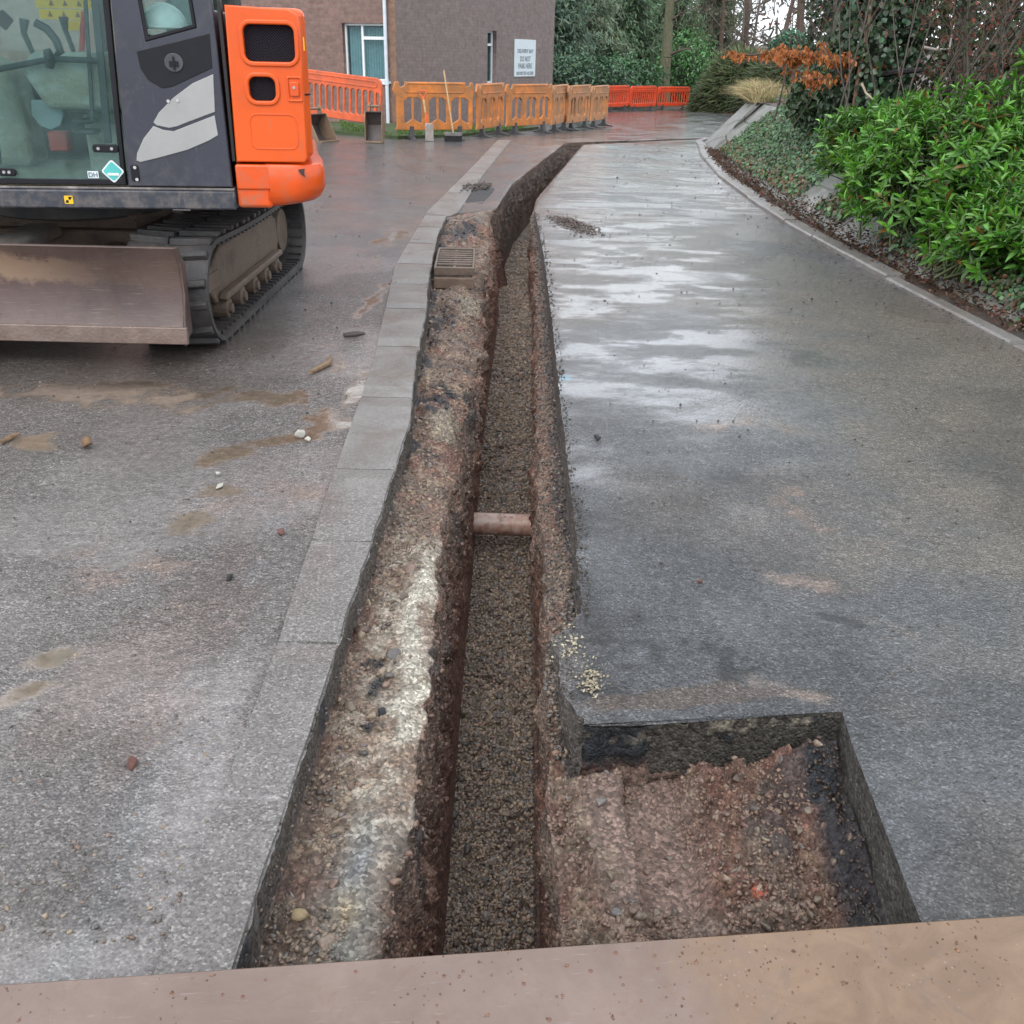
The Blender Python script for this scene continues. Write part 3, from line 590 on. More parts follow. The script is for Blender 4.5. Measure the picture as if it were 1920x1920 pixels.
b = m.mix(m.ramp(m.noise(c, 2.5, 6, .7), (.45, 0), (.65, .8)), br.outputs[0], (.10, .11, .08)); b = m.mix(1.0, b, m.ramp(m.noise(c, 20, 5, .7), (.3, .7), (.7, 1.2)), 'MULTIPLY')
SLAB = m.set(base=b, rough=m.math('MULTIPLY_ADD', m.noise(c, 7, 3), .4, .2), normal=m.bump(m.math('SUBTRACT', m.noise(c, 60, 4), m.math('MULTIPLY', br.outputs[1], 3.0)), .5, .01))
o = link('concrete_slope', np_mesh('concrete_slope', np.stack([Xb, Yb, Zb], -1).reshape(-1, 3), grid_faces(len(foot), 14)[:, ::-1]), SLAB); tag(o, kind='structure')
# gutter strip between kerb and foot
ys_ = np.arange(-1, 21.6, .15); tcs = np.linspace(0, 1, 5); Xg = (kerbX(ys_)[:, None]+.04)+tcs[None]*.34; Yg = np.repeat(ys_[:, None], 5, 1); Zg = gz(Yg)-.004+.02*tcs[None]+(fbm(np.stack([Xg, Yg, Xg*0], -1), 3, 3, 5)-.5)*.03
m = NT('leaf_litter'); c = m.coord(); b = m.mix(m.ramp(m.noise(c, 12, 6, .75), (.4, 0), (.6, 1)), (.035, .028, .022), (.12, .062, .04)); b = m.mix(m.ramp(m.noise(c, 2.2, 4, .6), (.5, 0), (.6, .8)), b, (.075, .07, .066))
LITTER = m.set(base=b, rough=.55, normal=m.bump(m.noise(c, 60, 6, .8), .9, .02))
V_ = [np.stack([Xg, Yg, Zg], -1).reshape(-1, 3)]; f_ = [grid_faces(len(ys_), 5)]
# bank top and the ground away to the horizon
tops = np.stack([BX[:, -1], BY[:, -1], BZ[:, -1]], -1); ext = np.concatenate([[0, .25, .6], np.geomspace(1, 26, 14)])
dirx = nr[:, 0:1]*.0+1.0
Xt = tops[:, 0:1]+ext[None]*(nr[:, 0:1]*.75+.25)-.02; Yt = tops[:, 1:2]+ext[None]*nr[:, 1:2]*.55; Zt = tops[:, 2:3]+ext[None]*.035-.006+(fbm(np.stack([Xt, Yt, Xt*0], -1), .8, 4, 9)-.5)*.25*np.minimum(ext, 1)[None]
V_.append(np.stack([Xt, Yt, Zt], -1).reshape(-1, 3)); f_.append(grid_faces(len(tops), len(ext))[:, ::-1]+len(V_[0]))
o = link('bank', np_mesh('bank', np.concatenate(V_), [np.concatenate(f_)]), LITTER, smooth=True); tag(o, kind='structure')
def ground_z(x, y): return gz(y)-.05
# woodland floor: one sheet from 45 m out to the horizon
xx = np.concatenate([np.linspace(-600, -60, 10), np.linspace(-50, 80, 60), np.linspace(90, 600, 10)]); yy = np.concatenate([[-400, -100, -20, -11], np.linspace(-6, 21, 5), np.linspace(22, 110, 60), [150, 250, 500, 1200]])
X, Y = np.meshgrid(xx, yy); Z = gz(Y)-.30-.9*(Y < 24)*1.0+np.where(Y > 50, 0, 0)
rise = sstep(46, 56, Y+np.maximum(0, X-9)*.8)*.5+sstep(60, 110, Y)*2+np.maximum(0, Y-60)*.025
rise = rise+sstep(13, 24, X)*sstep(20, 30, Y)*1.6
Z = Z+rise; Z = np.minimum(Z, np.where(Y < 21, -1.3, 99)); 
o = link('ground', np_mesh('ground', np.stack([X, Y, Z], -1).reshape(-1, 3), grid_faces(len(yy), len(xx))), LITTER, smooth=True); tag(o, kind='structure')

# ---- steel plate in front -------------------------------------------
m = NT('muddy_steel'); c = m.coord()
mudm = m.n('ShaderNodeSeparateXYZ'); m.l(c, mudm.inputs[0])
edge = m.math('ADD', mudm.outputs[0], m.math('MULTIPLY', m.math('SUBTRACT', m.noise(c, 5, 6, .65, .6), .5), .55))
mud = m.ramp(m.math('ADD', edge, m.math('MULTIPLY', m.math('SUBTRACT', m.noise(c, 40, 5, .8), .5), .5)), (.16, 0), (.46, 1))
steel = m.mix(m.ramp(m.noise(c, 3, 6, .7, .4), (.35, 0), (.65, 1)), (.140, .090, .070), (.200, .138, .112))
drops = m.voro(c, 58); vcol = m.n('ShaderNodeSeparateColor'); m.l(m.voro(c, 58, 'F1', 'Color'), vcol.inputs[0])
dsz = m.ramp(vcol.outputs[0], (.70, 0.0), (1.0, .28)); dm = m.math('GREATER_THAN', dsz, drops)
d2 = m.voro(c, 17); v2 = m.n('ShaderNodeSeparateColor'); m.l(m.voro(c, 17, 'F1', 'Color'), v2.inputs[0]); dm2 = m.math('GREATER_THAN', m.ramp(v2.outputs[0], (.88, 0.0), (1.0, .11)), d2)
dall = m.math('MAXIMUM', dm, dm2)
steel = m.mix(m.ramp(m.noise(c, 11, 7, .8, 1.2), (.56, 0), (.66, .55)), steel, (.15, .09, .06)); steel = m.mix(m.ramp(m.noise(m.coord(scale=(1, 9, 1)), 14, 5, .8), (.60, 0), (.68, .35)), steel, (.30, .25, .23))
b = m.mix(m.math('MULTIPLY', dall, .75), steel, (.13, .05, .025))
mudc = m.mix(m.ramp(m.noise(c, 7, 6, .7, 1), (.4, 0), (.65, 1)), (.150, .086, .046), (.205, .126, .072))
mudc = m.mix(m.ramp(m.noise(c, 9, 3), (.60, 0), (.72, .6)), mudc, (.16, .095, .06))
mudc = m.mix(m.ramp(m.noise(c, 2.2, 7, .8, 2.5), (.55, 0), (.62, .5)), mudc, (.13, .085, .06)); steel = steel; spl = m.math('LESS_THAN', m.voro(c, 60), m.ramp(m.noise(c, 4, 3), (.5, 0.0), (.7, .17)))
b = m.mix(mud, b, m.mix(m.math('MULTIPLY', spl, .3), mudc, (.38, .32, .28)))
hgt = m.math('ADD', m.math('MULTIPLY', m.math('SUBTRACT', m.math('MAXIMUM', dsz, 0), drops), m.math('MULTIPLY', dm, 2.0)), m.math('MULTIPLY', m.noise(c, 12, 4), .3))
STEEL = m.set(base=b, rough=m.math('MULTIPLY_ADD', m.noise(c, 6, 6, .75), .45, -.04, clamp=True), normal=m.bump(hgt, .5, .008), spec=.75)
mb = MB(); mb.box(-1.25, 1.35, -1.5, 0, 0, .02)
o = mb.build('steel_plate', STEEL, None, bevel=.003); pa, pb = Vector(ray_ground(0, 1847, .03)), Vector(ray_ground(1920, 1716, .03))
ang = math.atan2(pb.y-pa.y, pb.x-pa.x); o.location = (pa.x*.5+pb.x*.5, pa.y*.5+pb.y*.5, .012); o.rotation_euler = (0, 0, ang)
tag(o, 'wet muddy steel road plate lying across the near end of the trench', 'steel plate')

n = 620; lx = RNG.uniform(-1.15, 1.2, n); ly = -np.abs(RNG.normal(0, .12, n))-.004; ca_, sa_ = math.cos(ang), math.sin(ang)
px_ = o.location.x+ca_*lx-sa_*ly; py_ = o.location.y+sa_*lx+ca_*ly; cl_ = fbm(np.stack([px_, py_, px_*0], -1), 9, 3, 180); kp = cl_ > .44; px_, py_ = px_[kp], py_[kp]; n = len(px_)
tag(stuff_obj('mud_spatter', [rocks(np.stack([px_, py_, px_*0+.0325], -1), RNG.uniform(.0008, .0034, n)*RNG.choice([1, 1, 1, 1.7], n), np.array([[.15, .075, .045]])*RNG.uniform(.5, 1.6, (n, 1)), 1, .2, .35)], STONE), 'small drops and crumbs of wet mud spattered over the steel plate', 'mud')

# ================================================================== BUILDING
def wallframe(origin, rz): return np.array([origin[0], origin[1], 0.0]), np.array([math.cos(rz), math.sin(rz), 0]), np.array([-math.sin(rz), math.cos(rz), 0])
def wallpt(px, py, fr, off=0.0):
    o, ex, ey = fr; d = fwd*F+RR*(px-960)+UU*(960-py); c0 = np.array([0, 0, H]); t = ((o+ey*off-c0)@ey)/(d@ey); q = c0+d*t
    return float((q-o)@ex), float(q[2])
cx_, cy_, _ = P(747, 236)
RA, RB = math.radians(-25.85), math.radians(64.15)
frA, frB = wallframe((cx_, cy_), RA), wallframe((cx_, cy_), RB)
def brick_mat(name, c1, c2, mortar, extra):
    m = NT(name); c = m.coord(); sx = m.n('ShaderNodeSeparateXYZ'); m.l(c, sx.inputs[0]); cb = m.n('ShaderNodeCombineXYZ'); m.l(sx.outputs[0], cb.inputs[0]); m.l(sx.outputs[2], cb.inputs[1])
    br = m.n('ShaderNodeTexBrick'); m.l(cb.outputs[0], br.inputs[0]); br.inputs['Scale'].default_value = 1; br.inputs['Brick Width'].default_value = .225; br.inputs['Row Height'].default_value = .075
    br.inputs['Mortar Size'].default_value = .006; br.inputs['Mortar Smooth'].default_value = .3; br.inputs['Bias'].default_value = -.1
    br.inputs['Color1'].default_value = (*c1, 1); br.inputs['Color2'].default_value = (*c2, 1); br.inputs['Mortar'].default_value = (*mortar, 1)
    b = m.mix(m.ramp(m.noise(c, 1.3, 5, .7), (.4, 0), (.7, .6)), br.outputs[0], extra); b = m.mix(1.0, b, m.ramp(m.noise(c, 9, 5, .7), (.3, .75), (.7, 1.2)), 'MULTIPLY')
    h = m.math('ADD', m.math('MULTIPLY', br.outputs[1], -1.0), m.math('MULTIPLY', m.noise(c, 60, 4), .4))
    return m.set(base=b, rough=.75, normal=m.bump(h, .6, .006))
BRA = brick_mat('brick_red', (.20, .115, .095), (.27, .165, .135), (.20, .17, .15), (.19, .13, .115))
BRB = brick_mat('brick_grey', (.195, .145, .135), (.235, .180, .168), (.19, .165, .155), (.21, .175, .165))
BRQ = brick_mat('brick_orange', (.26, .145, .09), (.22, .12, .085), (.20, .16, .14), (.22, .14, .10))
UPVC = simple('white_plastic', (.78, .80, .82), .3, var=.05)
GREYM = simple('dark_grey', (.06, .06, .065), .5)
bld = thing('brick_building', 'two-tone brick building with white windows behind the orange barriers', 'building', (cx_, cy_, 0))
def wl_(name, me, mat, fr_rz, parent=bld, off=(0, 0, 0)):
    o = link(name, me, mat, parent); o.rotation_euler = (0, 0, fr_rz)
    v = Matrix.Rotation(fr_rz, 3, 'Z')@Vector(off); o.location = v; return o
wx0, wz1 = wallpt(641, 43, frA); wx1, _ = wallpt(724, 44, frA); _, wz0 = wallpt(650, 150, frA)
wx1 = max(wx1, wx0+.98)
ow = [(wx0, wz0), (wx1, wz0), (wx1, wz1), (wx0, wz1)]
me = plate([(-14, -.6), (-.17, -.6), (-.17, 7), (-14, 7)], [ow, [(-6, wz0), (-4.4, wz0), (-4.4, wz1), (-6, wz1)]], .3); wl_('wall', me, BRA, RA, off=(0, .15, 0))
me = plate([(-.168, -.6), (-.003, -.6), (-.003, 7), (-.168, 7)], [], .3); wl_('quoin', me, BRQ, RA, off=(0, .15, 0))
bx1, _ = wallpt(1036, 150, frB); sx0, sz1 = wallpt(914.5, 57, frB); sx1, sz0 = wallpt(930, 156, frB)
me = plate([(0.003, -.6), (bx1, -.6), (bx1, 7), (0.003, 7)], [[(sx0, sz0), (sx1, sz0), (sx1, sz1), (sx0, sz1)]], .3); wl_('wall', me, BRB, RB, off=(0, .15, 0))
mb = MB(); mb.box(bx1-.3, bx1-.002, .302, 14, -.6, 6.99); o = mb.build('wall', BRB, bld); o.rotation_euler = (0, 0, RB)
mb = MB(); mb.box(-14, .2, -.25, bx1+.2, 7.002, 7.3); o = mb.build('roof', GREYM, bld); o.rotation_euler = (0, 0, RA)
m = NT('window_glass'); c = m.coord(); m.bs.inputs['Base Color'].default_value = (.10, .17, .19, 1); m.set(rough=.06, spec=.9, metal=0); 
tr = m.n('ShaderNodeBsdfTransparent'); tr.inputs[0].default_value = (.80, .92, .94, 1); mx = m.n('ShaderNodeMixShader'); mx.inputs[0].default_value = .15; m.l(tr.outputs[0], mx.inputs[1]); m.l(m.bs.outputs[0], mx.inputs[2]); m.l(mx.outputs[0], m.out.inputs[0]); WGL = m.m
BLIND = simple('blind_fabric', (.62, .70, .70), .8, var=.1); DARKR = simple('dark_interior', (.03, .035, .04), .8)
def window(x0, x1, z0, z1, rz, mullions, blinds, inset=.10, sill=True):
    fr = MB(); t = .05; y0, y1 = inset, inset+.06
    fr.box(x0, x1, y0, y1, z0, z0+t); fr.box(x0, x1, y0, y1, z1-t, z1); fr.box(x0, x0+t, y0, y1, z0+t, z1-t); fr.box(x1-t, x1, y0, y1, z0+t, z1-t)
    for (a, b_, c_, d_) in mullions: fr.box(a, b_, y0-.004, y1, c_, d_)
    f = fr.build('window', UPVC, bld, bevel=.004); f.rotation_euler = (0, 0, rz)
    g = MB(); g.box(x0+t, x1-t, y0+.03, y0+.034, z0+t, z1-t); o = g.build('pane', WGL, f)
    if blinds:
        b_ = MB(); x = x0+.07
        while x < x1-.05: b_.obox((x, y1+.10, (z0+z1)/2), (.030*math.cos(.9), .030*math.sin(.9), 0), (-.001, .001, 0), (0, 0, (z1-z0)/2-.06)); x += .075
        b_.build('blind', BLIND, f)
    r = MB(); r.box(x0-.1, x1+.1, y1+.35, y1+.37, z0-.1, z1+.1); r.build('backing', DARKR, f)
    if sill:
        s_ = MB(); s_.box(x0-.06, x1+.02, -.05, inset-.002, z0-.07, z0-.002); s_.build('sill', UPVC, f, bevel=.006)
mx_ = wallpt(681, 100, frA, .1)[0]; tz = wallpt(690, 71, frA, .1)[1]
window(wx0, wx1, wz0, wz1, RA, [(mx_-.03, mx_+.03, wz0+.05, wz1-.05), (mx_+.03, wx1-.05, tz-.04, tz+.03)], True)
window(-6, -4.4, wz0, wz1, RA, [(-5.22, -5.16, wz0+.05, wz1-.05)], True)
window(sx0, sx1, sz0, sz1, RB, [(sx0+.05, sx1-.05, wallpt(922, 84, frB)[1]-.03, wallpt(922, 84, frB)[1]+.03)], False, inset=.12)
mb = MB(); xp = wallpt(723, 80, frA, -.08)[0]
mb.cyl((xp, -.08, -.3), (xp, -.08, 6.8), .042, 16)
for z in (.75, 2.6, 4.6): mb.cyl((xp, -.08, z), (xp, -.08, z+.12), .052, 16); mb.box(xp-.07, xp+.07, -.06, -.002, z+.03, z+.08)
o = mb.build('drainpipe', simple('pipe_white', (.62, .68, .74), .35, var=.08), bld, smooth=True); o.rotation_euler = (0, 0, RA)
# sign
gx0, gz1 = wallpt(966, 73, frB, -.03); gx1, gz0 = wallpt(1003.5, 143, frB, -.03)
sg = thing('wall_sign', 'white sign reading DELIVERY BAY DO NOT PARK HERE on the brick wall', 'sign', (cx_, cy_, 0)); sg.rotation_euler = (0, 0, RB)
gw, gh = gx1-gx0, gz1-gz0; gcx = (gx0+gx1)/2
o = link('board', smoothcurve(plate(rrect(gx0, gx1, gz0, gz1, .04), [], .02, .003)), simple('sign_white', (.66, .74, .78), .35, var=.04, dirt=(.4, .42, .4), dirtamt=.2), sg); o.location = (0, -.015, 0)
INK = simple('sign_ink', (.09, .11, .12), .5)
for tx, zf, sz, wfrac in (('DELIVERY BAY', .64, .105, .76), ('DO NOT', .41, .145, .50), ('PARK HERE', .22, .145, .66), ('RESTRICTED ACCESS', .05, .085, .80)):
    me = text_mesh(tx, sz*gh*1.38, bold=.002); xs = [v.co.x for v in me.vertices]; k = wfrac*gw/(max(xs)-min(xs)); me.transform(Matrix.Diagonal((k, 1, 1, 1)))
    o = link('lettering', me, INK, sg); o.location = (gcx, -.0275, gz0+zf*gh)

# ================================================================== BARRIERS
ORG1 = simple('barrier_orange', (.80, .235, .03), .42, var=.16, scale=5, dirt=(.20, .13, .07), dirtamt=.7, bump=.004); ORG2 = simple('barrier_pale_orange', (.74, .26, .07), .5, var=.2, scale=5, dirt=(.26, .17, .10), dirtamt=.8, bump=.004)
RED1 = simple('barrier_red', (.85, .07, .015), .4, var=.12, scale=5, dirt=(.25, .10, .06), dirtamt=.5); REDO = simple('barrier_red_orange', (.80, .13, .035), .4, var=.15, scale=5, dirt=(.25, .10, .06), dirtamt=.5)
RUB = simple('black_rubber', (.035, .037, .042), .5, var=.3, scale=9, dirt=(.12, .11, .10), dirtamt=.5)
def foot_mb():
    mb = MB()
    prof = [(-.26, 0), (.26, 0), (.26, .022), (.15, .035), (.06, .075), (.035, .15), (.03, .24), (-.03, .24), (-.035, .15), (-.06, .075), (-.15, .035), (-.26, .022)]
    mb.prism(prof, (-.045, 0, 0), (0, 1, 0), (0, 0, 1), (.09, 0, 0)); return mb
def clip_poly(ps): return [(x, z) for x, z in ps]
W_ = 1.56
def gate_panel(mat):
    w = W_/2
    outer = [(-w+.04, .17), (w-.04, .17), (w-.02, .25), (w-.02, .70), (w+.0, .88), (w-.02, 1.0), (w-.075, 1.0), (w-.09, .94), (w-.16, .93), (w-.17, 1.0), (-w+.24, 1.0), (-w+.22, .93), (-w+.16, .91), (-w+.13, .93), (-w+.12, 1.0), (-w+.05, 1.0), (-w, .86), (-w+.07, .75), (-w+.07, .25)]
    holes = []
    for cx in (-.40, .075, .51):
        holes.append([(cx-.022, .36), (cx-.022, .73), (cx-.09, .73), (cx-.165, .67), (cx-.165, .30), (cx-.14, .29)][::-1])
        holes.append([(cx+.022, .36), (cx+.022, .73), (cx+.09, .73), (cx+.165, .67), (cx+.165, .30), (cx+.14, .29)])
    return smoothcurve(plate(outer, holes, .055, .014))
def gate_ribs():
    mb = MB(); w = W_/2
    o = rrect(-w+.26, w-.20, .82, .975, .03, 3); 
    return plate(rrect(-w+.25, w-.19, .81, .985, .035, 4), [rrect(-w+.275, w-.215, .835, .96, .025, 4)], .075, .008)
def hoop_panel(w, nslot):
    w /= 2; outer = rrect(-w, w, .17, 1.0, .13, 6); holes = []
    sw = (2*w-.14-.16)/nslot
    for k in range(nslot):
        a = -w+.15+k*sw; holes.append(rrect(a+.012, a+sw-.030, .30, .76, (sw-.042)/2*.95, 4))
    holes.append(rrect(-w+.06, -w+.125, .32, .74, .025, 3)); holes.append(rrect(w-.125, w-.06, .32, .74, .025, 3))
    return smoothcurve(plate(outer, holes, .05, .013))
def hoop_rib(w): w /= 2; return plate(rrect(-w+.10, w-.10, .82, .95, .05, 4), [rrect(-w+.13, w-.13, .85, .92, .03, 4)], .07, .008)
foot_proto = None
GP = gate_panel(ORG1); GR = gate_ribs(); FM = foot_mb()
def barrier(f1, f2, kind, mat, label, group, lift=0, tilt=0, nofeet=False, cen=None):
    W0 = W_ if kind == 'gate' else 1.9
    if cen is None:
        pl, pr, YL, s_ = f1; best = None
        for k in range(-400, 401):
            YR = YL+k*.005; xl = GY(pl, 200, YL)[0]; xr = GY(pr, 200, YR)[0]; e = abs(math.hypot(xr-xl, YR-YL)-W0)
            if (k*s_ >= 0) and (best is None or e < best[0]): best = (e, xl, xr, YR)
        a = np.array([best[1], YL, float(gz(YL))]); b = np.array([best[2], best[3], float(gz(best[3]))])
    else: a = np.array(P(*f1)); b = np.array(P(*f2))
    d = b-a; rz = math.atan2(d[1], d[0]); c_ = (a+b)/2 if cen is None else np.array(cen)
    t = thing('road_barrier', label, 'barrier', (c_[0], c_[1], c_[2]+lift), rz, group)
    me = GP.copy() if kind == 'gate' else hoop_panel(1.9, 11); o = link('panel', me, mat, t)
    o2 = link('rib', GR.copy() if kind == 'gate' else hoop_rib(1.9), mat, o); o2.location = (0, 0, 0)
    if tilt: t.rotation_euler = (0, tilt, rz)
    if not nofeet:
        for s_ in (-.43, .50) if kind == 'gate' else (-.6, .6):
            f = FM.build('foot', RUB, t, bevel=.008); f.location = (s_, 0, .0)
    return t
g1 = 'orange barriers between the lot and the building'; g2 = 'red barriers across the far end of the road'
r_end = GY(736, 242, 20.3)
barrier((600, 250), (733, 257), 'hoop', REDO, 'tilted red-orange slotted barrier nearest the excavator, in front of the wide window', None, nofeet=True, cen=(r_end[0]-1.03, 20.45, .0), tilt=math.radians(4.0), lift=.08)
barrier((736, 888, 19.25, 1), None, 'gate', ORG1, 'wide orange barrier with the shovel and the broom leaning against it', g1)
barrier((892, 944, 20.35, 1), None, 'gate', ORG1, 'narrow-looking angled orange barrier right of the one holding the broom', g1)
barrier((946, 1034, 22.1, 1), None, 'gate', ORG1, 'orange barrier standing below the white wall sign', g1)
barrier((1034, 1063, 23.5, 1), None, 'gate', ORG2, 'pale orange barrier just past the corner of the building', g1)
barrier((1063, 1105, 24.6, 1), None, 'gate', ORG2, 'pale orange barrier between two steeply angled ones, clear of the building', g1)
barrier((1107, 1139, 26.4, 1), None, 'gate', ORG2, 'last pale orange barrier of the row before the red ones', g1)
barrier((1136, 1178, 43.4, 1), None, 'hoop', RED1, 'left red barrier, partly behind the end of the orange row', g2)
barrier((1180, 1229, 45.0, 1), None, 'hoop', RED1, 'middle red barrier of the three at the far end', g2)
barrier((1231, 1291, 48.3, 1), None, 'hoop', RED1, 'right red barrier ending at the sprawling green bush', g2)

# ================================================================== TOOLS AND BUCKETS
BSTEEL = simple('bucket_steel', (.17, .125, .09), .5, metal=.2, var=.35, scale=7, dirt=(.30, .20, .13), dirtamt=.8, bump=.01); BDARK = simple('bucket_dark', (.045, .04, .045), .5, var=.3, scale=6, dirt=(.12, .08, .06), dirtamt=.6)
def bucket(name, label, loc, rz, w, dep, hgt, sc=1.0):
    t = thing(name, label, 'bucket', loc, rz, None)
    # standing on its back: open mouth faces local -Y
    prof = [(-dep, .0), (-dep*.15, .0), (.05, .10), (.10, hgt*.55), (.02, hgt*.95), (-.05, hgt), (-.10, hgt)]
    inner = [(-.10, hgt-.02), (-.05, hgt-.02), (.0, hgt*.93), (.075, hgt*.55), (.03, .12), (-dep*.15-.01, .02), (-dep, .02)]
    mb = MB(); mb.prism(prof+inner, (-w/2, 0, 0), (0, 1, 0), (0, 0, 1), (w, 0, 0)); mb.build('shell', BDARK, t, bevel=.004)
    side = [(-dep, 0), (-dep*.15, 0), (.05, .10), (.10, hgt*.55), (.02, hgt*.95), (-.10, hgt), (-.16, hgt*.75)]
    for s_ in (-1, 1):
        mb = MB(); mb.prism(side, (s_*w/2-(0.0 if s_ > 0 else .015), 0, 0), (0, 1, 0), (0, 0, 1), (.015, 0, 0)); mb.build('side_plate', BSTEEL, t, bevel=.003)
    mb = MB(); mb.box(-w/2-.006, w/2+.006, -dep-.03, -dep+.05, -.0, .03); mb.build('lip', BSTEEL, t, bevel=.004)
    for s_ in (-.30, .30):
        mb = MB(); mb.prism([(-.08, hgt), (.02, hgt-.02), (.02, hgt+.10), (-.02, hgt+.14), (-.07, hgt+.10)], (s_*w-.0, 0, 0), (0, 1, 0), (0, 0, 1), (.02, 0, 0)); mb.build('hanger', BSTEEL, t, bevel=.004)
    mb = MB(); mb.cyl((-.38*w, -.03, hgt+.08), (.40*w, -.03, hgt+.08), .022, 14); mb.build('pin', BSTEEL, t)
    return t
x, y = ray_ground(702, 268); bucket('digger_bucket', 'narrow trench bucket standing upright beside the red-orange barrier end', (x, y+.18, 0), math.radians(-4), .29, .16, .52)
x, y = ray_ground(608, 266); bucket('digger_bucket', 'wider rusty bucket side-on, peeping out behind the orange counterweight', (x-.20, y+.10, 0), math.radians(62), .5, .34, .46)
WOOD = simple('ash_wood', (.50, .34, .18), .55, var=.2, scale=12); SHO = simple('orange_handle', (.70, .12, .03), .4); STL = simple('worn_steel', (.38, .37, .36), .35, metal=.6, var=.3, dirt=(.25, .17, .12), dirtamt=.6)
def lean(px, pyb, pyt, pxt, Yb, Yt):
    xb, zb = GY(px, pyb, Yb); xt, zt = GY(pxt, pyt, Yt); return Vector((xb, Yb, max(zb, 0))), Vector((xt, Yt, zt))
Yb = 18.95; a, b = lean(805, 265, 170, 792, Yb, Yb+.16); d = (b-a).normalized()
t = thing('shovel', 'shovel with orange handle leaning on the wide orange barrier', 'shovel', a)
L = (b-a).length; sx = d.orthogonal()
def loc(pt): return Vector(pt)-a
mb = MB(); mb.tube([loc(a+d*.30), loc(a+d*.5)], .018, 10); mb.build('shaft', SHO, t, smooth=True); mb = MB(); mb.tube([loc(a+d*.72), loc(b-d*.12)], .018, 10); mb.build('shaft', SHO, t, smooth=True)
mb = MB(); mb.tube([loc(a+d*.5), loc(a+d*.72)], .019, 10); mb.build('grip_wrap', WOOD, t, smooth=True)
X_ = Vector((1, 0, 0)); bb = loc(b)
mb = MB(); mb.tube([bb-d*.13, bb-d*.06-X_*.055, bb-X_*.06, bb+X_*.06, bb-d*.06+X_*.055, bb-d*.13], .014, 8); mb.build('handle', SHO, t, smooth=True)
mb = MB(); mb.add([(-.075, 0, .01), (.085, 0, .0), (.07, .02, .30), (-.075, .02, .31), (-.075, .012, .01), (.085, .012, .0), (.07, .034, .30), (-.075, .034, .31)], [(0, 1, 2, 3), (4, 7, 6, 5), (0, 4, 5, 1), (1, 5, 6, 2), (2, 6, 7, 3), (3, 7, 4, 0)]); mb.build('blade', STL, t, bevel=.004)
Yb = 18.95; a, b = lean(850, 250, 131, 832, Yb+.02, Yb+.20)
t = thing('broom', 'broom with black bristle head and wooden pole leaning on the barrier', 'broom', (a.x, Yb, 0)); o0 = Vector((a.x, Yb, 0))
mb = MB(); mb.tube([a-o0, b-o0], .014, 10); mb.build('pole', WOOD, t, smooth=True)
mb = MB(); mb.box(-.16, .16, -.04, .04, .10, .16); mb.build('head', simple('broom_grey', (.16, .15, .15), .6), t, bevel=.008)
mb = MB()
for i in range(30):
    for j in range(4):
        x = -.155+.0107*i; y_ = -.03+.02*j; mb.obox((x+random.uniform(-.004, .004), y_-.0, .055), (.0045, 0, 0), (0, .008, 0), (random.uniform(-.006, .006), random.uniform(-.008, .004), .05))
mb.build('bristles', simple('black_bristle', (.02, .02, .022), .7), t)

# small loose things
def unit_(a): return a/np.linalg.norm(a, axis=-1, keepdims=True)
def blob_obj(name, label, cat, loc, size, mat, seed=0, flat=.6, rz=0):
    rr = np.random.default_rng(seed); v, f = ico(3); n = fbm(v, 1.3, 3, seed); pn = unit_(rr.normal(0, 1, (11, 3)))
    for q in pn: dd = v@q; v = v-np.maximum(dd-.62, 0)[:, None]*q
    v = v*(.9+.5*n)[:, None]*np.array([size[0], size[1], size[2]]); v[:, 2] -= v[:, 2].min()
    o = link(name, np_mesh(name, v, [f]), mat); o.location = loc; o.rotation_euler = (0, 0, rz); return tag(o, label, cat)
STICK = simple('wet_wood', (.20, .13, .075), .5, var=.35, scale=30, bump=.003); DSTICK = simple('dark_wood', (.055, .045, .038), .5, var=.35, scale=30, bump=.003)
def stick(px0, px1, r, mat, label, bend=.1):
    a = Vector((*ray_ground(*px0), r)); b = Vector((*ray_ground(*px1), r*1.2)); mid = (a+b)/2; n = Vector((-(b-a).y, (b-a).x, 0))
    pts = [a, a.lerp(b, .3)+n*bend*.6, a.lerp(b, .6)+n*bend, b]; mb = MB(); mb.tube([p-mid for p in pts], [r*.8, r, r*1.1, r*.5], 8)
    o = mb.build('stick', mat, None, smooth=True); o.location = mid; tag(o, label, 'stick')
stick((583, 702), (621, 674), .014, STICK, 'short brown curved stick lying on the wet lot', -.12)
stick((645, 634), (685, 631), .016, DSTICK, 'short dark stick beside the concrete kerb strip', .05)
stick((3, 834), (38, 818), .011, STICK, 'brown stick in the puddle at the left edge', .06)
PALE = simple('pale_stone', (.50, .48, .43), .5, var=.2, scale=30, bump=.004); BRST = simple('brown_stone', (.22, .13, .07), .45, var=.4, scale=25, bump=.006); CHIP = simple('red_stone', (.15, .065, .05), .45, var=.3, scale=30, bump=.004); DKST = simple('dark_stone', (.03, .032, .036), .35, var=.3, scale=30, bump=.004); GRST = simple('grey_stone', (.16, .15, .14), .4, var=.3, scale=30, bump=.004)
